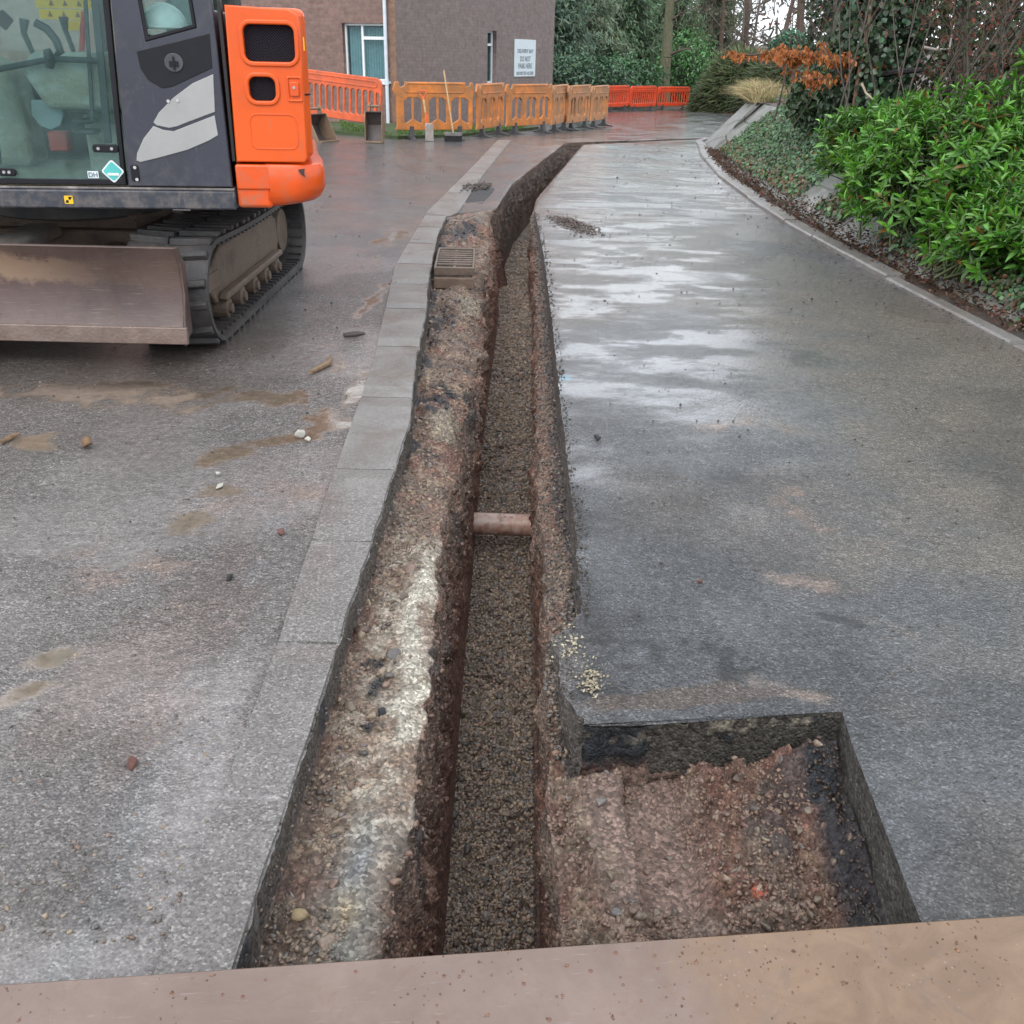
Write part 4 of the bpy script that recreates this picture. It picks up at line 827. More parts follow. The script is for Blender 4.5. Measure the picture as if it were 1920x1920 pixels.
for nm, lb, (px, py), s_, mt, sd in (
    ('pebble', 'larger white pebble beside the muddy puddle near the kerb', (563, 822), (.030, .022, .018), PALE, 1), ('pebble', 'smaller white pebble touching the larger one by the kerb', (578, 828), (.018, .014, .012), PALE, 2),
    ('pebble', 'white stone in the narrow muddy puddle', (410, 892), (.012, .009, .008), PALE, 3), ('pebble', 'flat white chip at the lower end of the muddy puddle', (412, 914), (.026, .010, .007), PALE, 4),
    ('clod', 'brown and cream clod right of the small left puddle', (163, 838), (.036, .026, .022), BRST, 5), ('stone', 'dark red chip of stone in the left foreground', (247, 1436), (.012, .022, .012), CHIP, 6),
    ('stone', 'dark grey stone on the lot below the white chip', (431, 1088), (.016, .011, .010), DKST, 7), ('stone', 'reddish stone on the lot close to the trench', (528, 1003), (.018, .013, .011), CHIP, 8),
    ('stone', 'rounded grey-brown cobble on the gravel at the near end of the trench', (0, 0), (.024, .02, .016), GRST, 9), ('clod', 'black bitumen lump on the concrete bed beside the trench', (0, 0), (.014, .012, .011), DKST, 10),
    ('stone', 'dark lump lying on the wet road near the puddle of sky light', (1120, 826), (.018, .013, .012), DKST, 11), ('stone', 'small brown stone on the road right of the black scuff', (1311, 1094), (.011, .009, .007), CHIP, 12),
    ('clod', 'tan flat stone at the foot of the kerb edge, near end of the ledge', (0, 0), (.015, .020, .010), simple('tan_stone', (.34, .26, .15), .5, var=.3, scale=30, bump=.004), 13)):
    if sd == 9: L_ = (.075, 1.86, -.80)
    elif sd == 10: L_ = (-.335, 2.06, -.052)
    elif sd == 13: L_ = (-.415, 1.40, -.07)
    else: L_ = (*ray_ground(px, py), .001)
    if sd == 9:
        rI = int(np.searchsorted(Ys, 1.86)); L_ = tuple(V[rI, np.where(zone == 3)[0][20]]+np.array([0, 0, .003]))
    if sd in (10, 13):
        rI = int(np.searchsorted(Ys, L_[1])); ci = int(np.argmin(np.abs(V[rI, :, 0]-L_[0])+(zone != 1)*9)); L_ = tuple(V[rI, ci])
    blob_obj(nm, lb, nm, L_, s_, mt, sd, rz=sd*1.1)
# clay pipe crossing the trench
m = NT('clay_pipe'); c = m.coord(); b = m.mix(m.ramp(m.noise(c, 9, 5, .7), (.35, 0), (.6, 1)), (.28, .13, .09), (.42, .24, .18)); b = m.mix(m.ramp(m.noise(c, 14, 5, .7, .5), (.45, 0), (.58, .9)), b, (.50, .38, .33)); b = m.mix(m.ramp(m.noise(c, 22, 5, .7), (.58, 0), (.66, .9)), b, (.16, .10, .07))
CLAY = m.set(base=b, rough=.35, normal=m.bump(m.noise(c, 30, 5), .4, .006))
mb = MB(); mb.tube([(-.30, 4.37, -.655), (-.1, 4.375, -.66), (.3, 4.36, -.66)], .056, 24); o = mb.build('clay_pipe', CLAY, None, smooth=True); tag(o, 'orange-brown clay pipe crossing the trench from wall to wall', 'pipe')
# gully grating lifted on its bed
xg, yg = (-.50, 7.85); GI = simple('cast_iron', (.10, .085, .075), .45, metal=.3, var=.35, scale=14, dirt=(.22, .16, .12), dirtamt=.7, bump=.006)
t = thing('drain_grating', 'rusty drain grating propped up on the trench ledge', 'drain cover', (xg, yg, -.05), math.radians(2))
mb = MB()
w2, l2 = .155, .42
mb.box(-w2, w2, -l2, -l2+.04, 0, .06); mb.box(-w2, w2, l2-.04, l2, 0, .06); mb.box(-w2, -w2+.018, -l2+.04, l2-.04, 0, .06); mb.box(w2-.018, w2, -l2+.04, l2-.04, 0, .06); mb.build('frame', GI, t, bevel=.004)
mb = MB()
for k in range(7): yk = -l2+.16+k*.09; mb.box(-w2+.02, w2-.02, yk-.018, yk+.018, .02, .058)
mb.box(-.012, .012, -l2+.05, l2-.05, .015, .05); mb.build('bars', GI, t, bevel=.003)
mb = MB(); mb.box(-w2, w2, -l2-.06, -l2-.004, -.09, -.01); mb.build('bedding', simple('old_mortar', (.17, .12, .09), .7, bump=.01), t, bevel=.006)
mb = MB(); mb.box(-w2+.02, w2-.02, -l2-.03, l2-.05, -.10, -.092); mb.build('gully_hole', simple('hole_black', (.008, .008, .009), .8), t)

# grass verge in front of the building
pg = [P(*q) for q in ((540, 243), (640, 252), (745, 261), (800, 259), (870, 256), (930, 249), (985, 245), (1010, 242), (960, 238), (880, 240), (800, 237), (745, 236), (640, 233), (540, 229))]
gm = MB(); gm.add([(x, y, z+.055) for x, y, z in pg]+[(x, y, z-.05) for x, y, z in pg], [tuple(range(len(pg)))]+[(i, (i+1) % len(pg), (i+1) % len(pg)+len(pg), i+len(pg)) for i in range(len(pg))])
tag(gm.build('verge', simple('turf', (.05, .075, .025), .8, var=.4, scale=3)), kind='structure')

# ================================================================== EXCAVATOR
EXC = (-2.70, 6.15, 0)
EX = thing('excavator', 'orange and charcoal tracked excavator with a steel blade, standing beside the trench', 'excavator', EXC, math.radians(185))
def uc(o): o.rotation_euler = (0, 0, -math.radians(185)); return o
def paint(name, col, rough=.3, coat=.5, dirt=(.25, .17, .11), amt=.25, scale=3):
    m = NT(name); c = m.coord(); n = m.noise(c, scale, 6, .7); base = m.mix(m.ramp(n, (.3, 0), (.7, 1)), tuple(x*.88 for x in col), tuple(min(1, x*1.08) for x in col))
    base = m.mix(m.ramp(m.noise(c, scale*2.2, 7, .75, .6), (.55, 0), (.75, amt)), base, dirt); base = m.mix(m.ramp(m.noise(m.coord(scale=(9, 9, 1.2)), 3, 5, .8), (.60, 0), (.74, amt*1.2)), base, dirt); base = m.mix(m.ramp(m.noise(c, 60, 4, .8), (.66, 0), (.70, amt*1.6)), base, dirt)
    sz = m.n('ShaderNodeSeparateXYZ'); m.l(c, sz.inputs[0]); base = m.mix(m.math('MULTIPLY', m.ramp(sz.outputs[2], (.80, .6), (1.05, 0)), m.ramp(m.noise(c, 14, 5, .7), (.45, 0), (.7, 1))), base, dirt)
    return m.set(base=base, rough=m.math('MULTIPLY_ADD', m.noise(c, 20, 4), .25, rough-.1, clamp=True), coat=coat, coatr=.12, normal=m.bump(m.noise(c, 5, 2), .15, .004))
OR = paint('orange_paint', (.76, .098, .003), .36, .12); OR2 = paint('orange_counterweight', (.74, .086, .003), .33, .2, amt=.3)
CH = paint('charcoal_paint', (.035, .038, .055), .42, .15, dirt=(.13, .12, .12), amt=.35); CHD = simple('gloss_black', (.010, .010, .014), .42, var=.2, spec=.3); SK = paint('skirt_paint', (.04, .045, .06), .45, .1, dirt=(.20, .17, .15), amt=.6, scale=5)
GD = paint('grey_decal', (.36, .36, .355), .45, 0, dirt=(.3, .28, .26), amt=.2)
RUBT = simple('track_rubber', (.028, .029, .033), .42, var=.3, scale=9, dirt=(.12, .10, .085), dirtamt=.45, bump=.006); UF = simple('track_frame_steel', (.075, .055, .042), .55, metal=.15, var=.35, scale=6, dirt=(.20, .145, .11), dirtamt=.9, bump=.01)
m = NT('blade_steel'); c = m.coord(); b = m.mix(m.ramp(m.noise(c, 2.2, 6, .7, .4), (.35, 0), (.65, 1)), (.050, .030, .026), (.100, .063, .055))
sz = m.n('ShaderNodeSeparateXYZ'); m.l(c, sz.inputs[0]); up = m.ramp(m.math('ADD', sz.outputs[2], m.math('MULTIPLY', m.noise(c, 3.2, 6, .75), .22)), (.50, 0), (.54, .8), (.62, .8), (.66, .1))
b = m.mix(m.math('MULTIPLY', up, m.ramp(sz.outputs[0], (.05, 1), (.6, 0.1))), b, (.34, .23, .15)); b = m.mix(m.ramp(m.noise(c, 5, 8, .8, .6), (.56, 0), (.60, .9)), b, (.07, .038, .028)); scr = m.noise(m.coord(scale=(2, 1, 60)), 3, 4, .7); b = m.mix(m.ramp(scr, (.58, 0), (.70, .35)), b, (.30, .24, .22)); b = m.mix(m.ramp(m.noise(c, 5, 6, .8, 1), (.64, 0), (.70, .7)), b, (.33, .22, .15))
BL = m.set(base=b, rough=m.math('MULTIPLY_ADD', m.noise(c, 6, 4), .3, .22), metal=.1, spec=.6, normal=m.bump(m.noise(c, 12, 5), .3, .006))
BLE = simple('cutting_edge_steel', (.27, .215, .19), .35, metal=.3, var=.2, scale=5, dirt=(.14, .08, .06), dirtamt=.7, bump=.004); BOLT = simple('bolt_steel', (.55, .54, .52), .35, metal=.7)
def sideplate(name, outer, holes, y, thick, mat, parent=EX, bevel=0.0, bres=2):
    """flat part in the excavator's left side plane; outer/holes in (x forward, z); front face at local y"""
    me = plate([(-a, b) for a, b in outer], [[(-a, b) for a, b in h] for h in holes], thick, bevel, bres)
    me.transform(Matrix.Rotation(math.pi, 4, 'Z')); me.transform(Matrix.Translation((0, y-thick/2, 0))); smoothcurve(me, 35)
    return link(name, me, mat, parent)
# -- undercarriage (world-aligned)
def belt_path(n=132, r=.27, yf=-.86, yr=1.10, zc=.292):
    pts = []; Ls = [yr-yf, math.pi*r, yr-yf, math.pi*r]; tot = sum(Ls)
    for i in range(n):
        s = tot*i/n
        if s < Ls[0]: pts.append((yf+s, zc-r, 0, -1)); continue
        s -= Ls[0]
        if s < Ls[1]: a = -math.pi/2+s/r; pts.append((yr+r*math.cos(a), zc+r*math.sin(a), math.cos(a), math.sin(a))); continue
        s -= Ls[1]
        if s < Ls[2]: t = s/Ls[2]; pts.append((yr-s, zc+r-.022*math.sin(math.pi*t), 0, 1)); continue
        s -= Ls[2]; a = math.pi/2+s/r; pts.append((yf+r*math.cos(a), zc+r*math.sin(a), math.cos(a), math.sin(a)))
    return pts
def track(xc, sgn):
    hw = .225; P_ = belt_path(); n = len(P_); mb = MB(); vs = []
    for (y, z, ny, nz) in P_:
        for (dx, dr) in ((-hw, -.02), (-hw, .006), (-hw+.03, .012), (hw-.03, .012), (hw, .006), (hw, -.02), (hw-.05, -.032), (-hw+.05, -.032)): vs.append((xc+dx, y+ny*dr, z+nz*dr))
    fs = []
    for i in range(n):
        j = (i+1) % n
        for k in range(8): fs.append((i*8+k, i*8+(k+1) % 8, j*8+(k+1) % 8, j*8+k))
    mb.add(vs, fs); bt = uc(mb.build('rubber_track', RUBT, EX, smooth=True, ang=50))
    lg = MB()
    for i in range(0, n, 3):
        y, z, ny, nz = P_[i]; t = Vector((0, nz, -ny)); nn = Vector((0, ny, nz)); side = (i//3) % 2
        for s_ in (-1, 1):
            sh = t*(.012*s_*(1 if side else -1)); a0 = hw*.02*s_; 
            c_ = Vector((xc+s_*hw*.5+(0), y, z))+nn*.024+sh; ax = Vector((hw*.47, 0, 0))+t*.012*s_
            p = [c_-ax-t*.021-nn*.016, c_+ax-t*.028-nn*.016, c_+ax+t*.028-nn*.016, c_-ax+t*.021-nn*.016, c_-ax-t*.012+nn*.018, c_+ax-t*.015+nn*.012, c_+ax+t*.015+nn*.012, c_-ax+t*.012+nn*.018]
            lg.add(p, [(0, 3, 2, 1), (4, 5, 6, 7), (0, 1, 5, 4), (1, 2, 6, 5), (2, 3, 7, 6), (3, 0, 4, 7)])
    lg.build('tread_lugs', RUBT, bt, bevel=.004, seg=1)
    # inner guide lugs
    gl = MB()
    for i in range(0, n, 2):
        y, z, ny, nz = P_[i]; nn = Vector((0, ny, nz)); t = Vector((0, nz, -ny))
        for dx in (-.16, .16): gl.obox(Vector((xc+dx, y, z))-nn*.038, Vector((.045, 0, 0)), t*.012, nn*.008)
    tag(gl.build('guide_lugs', RUBT, bt), kind='stuff')
    f = MB(); f.prism([(-.62, .15), (.86, .15), (.95, .24), (.92, .40), (.75, .47), (-.45, .45), (-.70, .36), (-.72, .24)], (xc-.11, 0, 0), (0, 1, 0), (0, 0, 1), (.22, 0, 0))
    f.prism([(-.60, .17), (.84, .17), (.80, .21), (-.58, .21)], (xc+sgn*.11, 0, 0), (0, 1, 0), (0, 0, 1), (sgn*.06, 0, 0))
    uc(f.build('track_frame', UF, EX, bevel=.012))
    for (y, z, r) in ((-.86, .292, .235),):
        w = MB(); w.cyl((xc-.055, y, z), (xc+.055, y, z), r, 36); w.cyl((xc-.09, y, z), (xc+.09, y, z), .10, 20); w.box(xc-.12, xc+.12, y-.05, y+.30, z-.05, z+.05); uc(w.build('idler_wheel', UF, EX, bevel=.008))
    w = MB(); w.cyl((xc-.03, 1.10, .292), (xc+.03, 1.10, .292), .22, 30); w.cyl((xc-.10, 1.10, .292), (xc+.11, 1.10, .292), .15, 28)
    for k in range(15): a = 2*math.pi*k/15; w.obox((xc, 1.10+.235*math.cos(a), .292+.235*math.sin(a)), (.028, 0, 0), (0, .022*math.cos(a), .022*math.sin(a)), (0, -.016*math.sin(a), .016*math.cos(a)))
    for k in range(9): a = 2*math.pi*k/9; w.cyl((xc+sgn*.03, 1.10+.185*math.cos(a), .292+.185*math.sin(a)), (xc+sgn*.045, 1.10+.185*math.cos(a), .292+.185*math.sin(a)), .014, 8)
    uc(w.build('drive_sprocket', UF, EX, bevel=.004))
    for k in range(5):
        y = -.52+k*.31; w = MB(); w.cyl((xc-.15, y, .105), (xc+.15, y, .105), .062, 20); w.cyl((xc-.17, y, .105), (xc+.17, y, .105), .03, 12); uc(w.build('roller', UF, EX, bevel=.005))
    w = MB(); w.cyl((xc-.10, .15, .505), (xc+.10, .15, .505), .04, 16); uc(w.build('roller', UF, EX))
track(.855, 1); track(-.855, -1)
mb = MB(); mb.box(-.70, .70, -.42, .42, .28, .52); mb.prism([(-.42, .30), (.42, .30), (.30, .60), (-.30, .60)], (-.45, 0, 0), (0, 1, 0), (0, 0, 1), (.9, 0, 0)); uc(mb.build('car_body', UF, EX, bevel=.015))
mb = MB(); mb.cyl((0, 0, .58), (0, 0, .735), .50, 40); uc(mb.build('slew_ring', simple('slew_dark', (.03, .03, .032), .5, dirt=(.12, .1, .08)), EX, bevel=.008))
# blade
xr = 1.005; prof = [(-1.345, .20), (-1.312, .27), (-1.292, .36), (-1.290, .44), (-1.302, .52), (-1.335, .597), (-1.320, .603), (-1.270, .52), (-1.262, .44), (-1.264, .36), (-1.284, .27), (-1.318, .195)]
mb = MB(); mb.prism(prof, (-xr, 0, 0), (0, 1, 0), (0, 0, 1), (2*xr, 0, 0)); uc(mb.build('blade', BL, EX, bevel=.004))
mb = MB(); mb.box(-xr-.004, xr+.018, -1.362, -1.335, .118, .205); uc(mb.build('cutting_edge', BLE, EX, bevel=.004))
for s_ in (-1, 1):
    mb = MB(); mb.prism([(-1.36, .13), (-1.25, .16), (-1.235, .50), (-1.318, .606), (-1.342, .60), (-1.30, .5), (-1.295, .36), (-1.35, .20)], (s_*xr-(.0 if s_ > 0 else .012), 0, 0), (0, 1, 0), (0, 0, 1), (.012, 0, 0)); uc(mb.build('side_plate', BL, EX, bevel=.002))
    mb = MB(); mb.prism([(-1.27, .22), (-1.27, .44), (-.40, .46), (-.35, .32), (-.50, .28)], (s_*.36-.04, 0, 0), (0, 1, 0), (0, 0, 1), (.08, 0, 0)); uc(mb.build('blade_arm', UF, EX, bevel=.01))
mb = MB(); mb.prism([(-1.27, .44), (-1.20, .50), (-1.0, .56), (-.55, .58), (-.5, .50)], (-.09, 0, 0), (0, 1, 0), (0, 0, 1), (.18, 0, 0)); uc(mb.build('blade_cylinder', STL, EX, bevel=.02))
# -- upper: deck and skirt
plan = [(-1.15, 1.10), (1.0, 1.10), (1.16, .94), (1.16, -.3), (1.0, -1.05), (-1.15, -1.05)]
mb = MB(); mb.prism([(a, b-.012) for a, b in plan], (0, 0, .742), (1, 0, 0), (0, 1, 0), (0, 0, .10)); mb.build('deck', SK, EX, bevel=.012)
mb = MB(); mb.box(-1.148, 1.0, 1.092, 1.118, .738, .832); mb.build('skirt', SK, EX, bevel=.010)
mb = MB(); mb.box(-1.146, .98, 1.05, 1.112, .8335, .846); mb.build('sill', simple('worn_sill', (.42, .38, .36), .45, metal=.2, var=.35, scale=14, dirt=(.10, .09, .09), dirtamt=.8), EX, bevel=.003)
# -- cab
ring = [(-1.14, .852), (-.622, .852), (-.635, 1.1), (-.665, 1.7), (-.70, 2.42), (-1.02, 2.42), (-1.13, 1.72)]
qw = [(-.80, 1.515), (-1.045, 1.58), (-1.035, 1.72), (-.98, 2.30), (-.83, 2.30), (-.79, 1.72)]
rp = sideplate('rear_quarter_panel', ring, [qw], 1.122, .035, CH, bevel=.006)
blk = [(-.752, 1.47), (-1.105, 1.555), (-1.10, 1.405), (-.90, 1.318), (-.85, 1.310), (-.79, 1.345), (-.76, 1.395)]
sideplate('black_inset', blk, [], 1.125, .008, CHD, rp, bevel=.002)
sideplate('quarter_frame', qw, [[(-.815, 1.535), (-1.028, 1.592), (-1.02, 1.72), (-.965, 2.28), (-.845, 2.28), (-.805, 1.72)]], 1.127, .014, CHD, rp, bevel=.003)
m = NT('cab_glass'); c = m.coord(); gl = m.n('ShaderNodeBsdfGlossy'); gl.inputs['Roughness'].default_value = .03; gl.inputs['Color'].default_value = (.8, .9, .9, 1)
tr = m.n('ShaderNodeBsdfTransparent'); tr.inputs[0].default_value = (.86, .95, .94, 1); df = m.n('ShaderNodeBsdfDiffuse'); df.inputs[0].default_value = (.22, .34, .33, 1)
sz = m.n('ShaderNodeSeparateXYZ'); m.l(c, sz.inputs[0]); dz = m.ramp(sz.outputs[2], (.86, .75), (1.12, .10)); dirtf = m.math('MULTIPLY_ADD', m.math('MULTIPLY', dz, m.ramp(m.noise(c, 7, 6, .75, 1), (.35, .25), (.7, 1))), .6, .02, clamp=True)
dirtf = m.math('ADD', dirtf, m.math('MULTIPLY', m.ramp(m.noise(c, 3.5, 6, .7, 1.5), (.45, 0), (.75, 1)), .10), clamp=True)
a = m.n('ShaderNodeMixShader'); m.l(dirtf, a.inputs[0]); m.l(tr.outputs[0], a.inputs[1]); m.l(df.outputs[0], a.inputs[2]); fr = m.n('ShaderNodeFresnel'); fr.inputs[0].default_value = 1.32
b_ = m.n('ShaderNodeMixShader'); m.l(fr.outputs[0], b_.inputs[0]); m.l(a.outputs[0], b_.inputs[1]); m.l(gl.outputs[0], b_.inputs[2]); m.l(b_.outputs[0], m.out.inputs[0]); CG = m.m
sideplate('quarter_glass', [(-.81, 1.53), (-1.03, 1.59), (-1.02, 1.72), (-.97, 2.285), (-.84, 2.285), (-.80, 1.72)], [], 1.105, .005, CG)
sideplate('grey_stripe', [(-1.102, 1.378), (-1.092, 1.208), (-.95, 1.157), (-.90, 1.138), (-.86, 1.130), (-.80, 1.142), (-.788, 1.155), (-.82, 1.20), (-.90, 1.27), (-1.0, 1.336)], [], 1.126, .008, GD, rp, bevel=.002)
sideplate('grey_stripe', [(-1.088, 1.192), (-1.095, 1.10), (-1.05, 1.075), (-.94, 1.030), (-.80, .992), (-.70, .968), (-.68, .975), (-.688, 1.01), (-.73, 1.08), (-.785, 1.138), (-.83, 1.121), (-.88, 1.115)], [], 1.126, .008, GD, rp, bevel=.002)
lk = sideplate('lock', [( -.922+.045*math.cos(t), 1.425+.042*math.sin(t)) for t in np.linspace(0, 2*math.pi, 28, endpoint=False)], [], 1.131, .010, simple('lock_grey', (.07, .065, .08), .35), rp, bevel=.003)
sideplate('lock_slot', rrect(-.945, -.90, 1.405, 1.432, .004), [], 1.134, .004, CHD, lk); sideplate('lock_slot', rrect(-.927, -.918, 1.392, 1.452, .003), [], 1.137, .004, CHD, lk)
for (x, z) in ((-.873, 1.253), (-.918, 1.257), (-.668, .942), (-.671, .885)):
    mb = MB(); mb.cyl((x, 1.121, z), (x, 1.130, z), .008, 12); mb.build('bolt', BOLT, rp, smooth=True)
sideplate('latch', rrect(-.685, -.645, .875, .955, .012), [], 1.127, .012, CHD, rp, bevel=.003)
dr = sideplate('door', [(-.612, .856), (.70, .856), (.70, 1.2), (.60, 2.36), (-.69, 2.36), (-.655, 1.7), (-.622, 1.1)], [[(-.590, .882), (.668, .882), (.668, 1.2), (.57, 2.32), (-.655, 2.32), (-.625, 1.7), (-.598, 1.1)]], 1.118, .03, CHD, bevel=.004)
sideplate('door_glass', [(-.60, .87), (.68, .87), (.68, 1.2), (.58, 2.33), (-.665, 2.33), (-.635, 1.7), (-.608, 1.1)], [], 1.108, .006, CG, dr)
for (x0, x1, z) in ((-.60, -.475, 1.03), (-.085, -.0, .913)):
    h = sideplate('hinge', rrect(x0, x1, z-.019, z+.019, .015), [], 1.130, .014, CHD, dr, bevel=.004)
    for x in (x0+.03, x1-.03):
        mb = MB(); mb.cyl((x, 1.129, z), (x, 1.135, z), .0075, 12); mb.build('bolt', BOLT, h, smooth=True)
TEAL = simple('sticker_teal', (.10, .50, .48), .4, var=.1); WST = simple('sticker_white', (.75, .80, .80), .4, var=.05); YEL = simple('sticker_yellow', (.85, .52, .02), .45, var=.1); BLU = simple('sticker_blue', (.05, .12, .20), .4)
def rot45(cx, cz, r): return [(cx+(a*math.cos(math.pi/4)-b*math.sin(math.pi/4)), cz+(a*math.sin(math.pi/4)+b*math.cos(math.pi/4))) for a, b in rrect(-r, r, -r, r, r*.3)]
st = sideplate('diamond_sticker', rot45(-.555, .922, .041), [], 1.1195, .0015, WST, dr); sideplate('sticker_face', rot45(-.555, .922, .034), [], 1.121, .001, TEAL, st)
sideplate('sticker_band', rrect(-.585, -.528, .902, .914, .002), [], 1.1225, .001, WST, st)
st = sideplate('small_sticker', rrect(-.483, -.43, .888, .922, .002), [], 1.1195, .001, WST, dr)
me = text_mesh('DH', .032); me.transform(Matrix.Rotation(math.pi, 4, 'Z')); o = link('lettering', me, BLU, st); o.location = (-.4565, 1.1215, .894)
st = sideplate('hazard_label', rrect(-.338, -.295, .762, .802, .005), [], 1.1205, .001, YEL, EX)
sideplate('label_mark', [(-.335, .797), (-.317, .797), (-.317, .783), (-.325, .783)], [], 1.122, .001, CHD, st); sideplate('label_mark', [(-.299, .768), (-.315, .768), (-.315, .781), (-.305, .781)], [], 1.122, .001, CHD, st)
# cab shell: pillars, far side, rear, front, roof
mb = MB()
mb.box(.66, .71, 1.05, 1.10, .86, 2.42); mb.box(-.70, -.66, 1.03, 1.086, .86, 2.42); mb.box(-1.12, -1.08, .12, 1.085, .86, 1.66); mb.box(-1.10, -1.06, .12, .18, 1.66, 2.42); mb.box(-1.06, .72, .10, .13, .86, 1.32); mb.box(.66, .71, .10, .16, 1.32, 2.42); mb.box(-.35, -.30, .10, .15, 1.32, 2.42); mb.box(.67, .715, .16, 1.05, .86, .98)
mb.build('cab_frame', CH, EX, bevel=.01)
mb = MB(); mb.box(-1.12, .78, .08, 1.13, 2.425, 2.52); mb.build('cab_roof', CH, EX, bevel=.03)
mb = MB(); mb.box(-.30, .66, .112, .117, 1.32, 2.42); mb.box(-1.05, -.35, .112, .117, 1.32, 2.42); mb.box(.69, .695, .16, 1.05, .98, 2.42); mb.box(-1.098, -1.093, .18, 1.05, 1.66, 2.42); mb.build('window_glass', CG, EX)
INT = simple('cab_interior_grey', (.55, .60, .60), .6, var=.35, scale=5, dirt=(.30, .27, .18), dirtamt=.8, bump=.01); SEAT = simple('seat_cloth', (.20, .27, .28), .8, var=.3, scale=9); IND = simple('cab_plastic_dark', (.035, .045, .055), .45)
mb = MB(); mb.box(-1.07, .66, .14, 1.08, .846, .875); mb.build('cab_floor', simple('muddy_floor', (.20, .20, .14), .7, var=.4, scale=7, dirt=(.33, .30, .18), dirtamt=1, bump=.02), EX)
sx_ = -.62
mb = MB(); mb.box(-.95, -.30, .38, .86, 1.18, 1.34); mb.build('seat_cushion', SEAT, EX, bevel=.05, seg=3); mb = MB(); mb.prism([(-.98, 1.30), (-.80, 1.30), (-.88, 2.05), (-1.03, 2.05)], (0, .38, 0), (1, 0, 0), (0, 0, 1), (0, .48, 0)); mb.build('seat_back', SEAT, EX, bevel=.05, seg=3)
mb = MB(); mb.box(-.90, -.35, .42, .82, .875, 1.18); mb.build('seat_base', INT, EX, bevel=.02)
for k in range(5):
    mb = MB(); mb.box(-.44+k*.004, -.33-k*.006, .84, .96, 1.08+k*.05, 1.105+k*.05)
    if k == 0: bel = mb
    else: bel.v, bel.f = (lambda A, B: (A.v+B.v, A.f+[tuple(i+len(A.v) for i in f) for f in B.f]))(bel, mb)
bel.build('rubber_boot', IND, EX, bevel=.008)
mb = MB(); mb.prism([(-.95, 1.20), (-.25, 1.20), (-.15, 1.38), (-.22, 1.46), (-.95, 1.46)], (0, .90, 0), (1, 0, 0), (0, 0, 1), (0, .12, 0)); mb.build('left_console', INT, EX, bevel=.03, seg=3)
mb = MB(); mb.prism([(-.95, 1.15), (-.20, 1.15), (-.10, 1.40), (-.18, 1.46), (-.95, 1.46)], (0, .18, 0), (1, 0, 0), (0, 0, 1), (0, .14, 0)); mb.build('right_console', INT, EX, bevel=.03, seg=3)
mb = MB(); mb.prism([(.02, .88), (.30, .88), (.34, 1.2), (.24, 1.45), (.06, 1.38)], (0, .3, 0), (1, 0, 0), (0, 0, 1), (0, .30, 0)); mb.build('front_console', INT, EX, bevel=.05, seg=3)
mb = MB(); mb.tube([(-.22, .98, 1.44), (-.19, .98, 1.54), (-.20, .97, 1.60)], [.012, .014, .024], 12); mb.tube([(-.18, .25, 1.44), (-.15, .25, 1.56), (-.15, .25, 1.63)], [.012, .014, .026], 12); mb.build('joystick', IND, EX, smooth=True)
mb = MB(); mb.tube([(.16, .70, .90), (.13, .70, 1.30), (.05, .70, 1.50)], .013, 10); mb.tube([(.16, .86, .90), (.13, .86, 1.30), (.05, .86, 1.50)], .013, 10); mb.build('travel_lever', IND, EX, smooth=True)
mb = MB()
mb.tube([(-.55, 1.06, 1.425), (-.33, 1.06, 1.43), (-.08, 1.06, 1.38), (.16, 1.05, 1.31)], .014, 10); mb.build('grab_rail', IND, EX, smooth=True)
mb = MB(); mb.tube([(-.315, 1.065, 1.47), (-.325, 1.07, 1.43), (-.315, 1.065, 1.39)], [.018, .028, .018], 12); mb.build('door_handle', IND, EX, smooth=True)
mb = MB(); mb.tube([(-.26, 1.0, 1.585), (-.31, 1.0, 1.56), (-.345, 1.0, 1.51), (-.355, 1.0, 1.46), (-.33, 1.0, 1.43)], .020, 10); mb.build('lock_lever', IND, EX, smooth=True)
sideplate('diamond_badge', rot45(-.155, 1.592, .033), [], 1.104, .002, IND, dr)
REDM = simple('red_plastic', (.50, .03, .025), .4)
mb = MB(); mb.box(-.20, -.10, .56, .66, .97, 1.07); mb.build('red_box', REDM, EX, bevel=.01); mb = MB(); mb.tube([(-.20, .20, 1.45), (-.25, .20, 1.66)], .016, 10); mb.build('red_lever', REDM, EX, smooth=True)
sideplate('document_pocket', [(-.30, 1.24), (-.16, 1.24), (-.15, 1.17), (-.18, 1.12), (-.23, 1.10), (-.28, 1.12), (-.305, 1.17)], [], .96, .02, simple('pocket_grey', (.22, .28, .30), .5), EX, bevel=.004)
mb = MB(); mb.obox((-.555, 1.055, 1.38), (.016, 0, 0), (0, .012, 0), (-.02, 0, .33)); mb.obox((-.50, 1.04, 1.45), (.008, 0, 0), (0, .008, 0), (-.03, 0, .30)); mb.build('door_inner_frame', IND, dr)
# yellow warning labels on the far window
for (x0, x1, z0_, z1_) in ((-.31, .03, 1.655, 1.705), (-.22, .02, 1.60, 1.65), (-.23, -.12, 1.545, 1.595)):
    st = sideplate('warning_label', rrect(x0, x1, z0_+.02, z1_+.02, .003), [], .125, .002, YEL, EX)
    x = x0+.03
    while x < x1-.03:
        sideplate('label_mark', [(x-.014, z0_+.032), (x+.014, z0_+.032), (x, z1_+.012)], [], .1275, .001, simple('mark', (.25, .12, .02), .5) if 'mark' not in bpy.data.materials else bpy.data.materials['mark'], st); x += .075
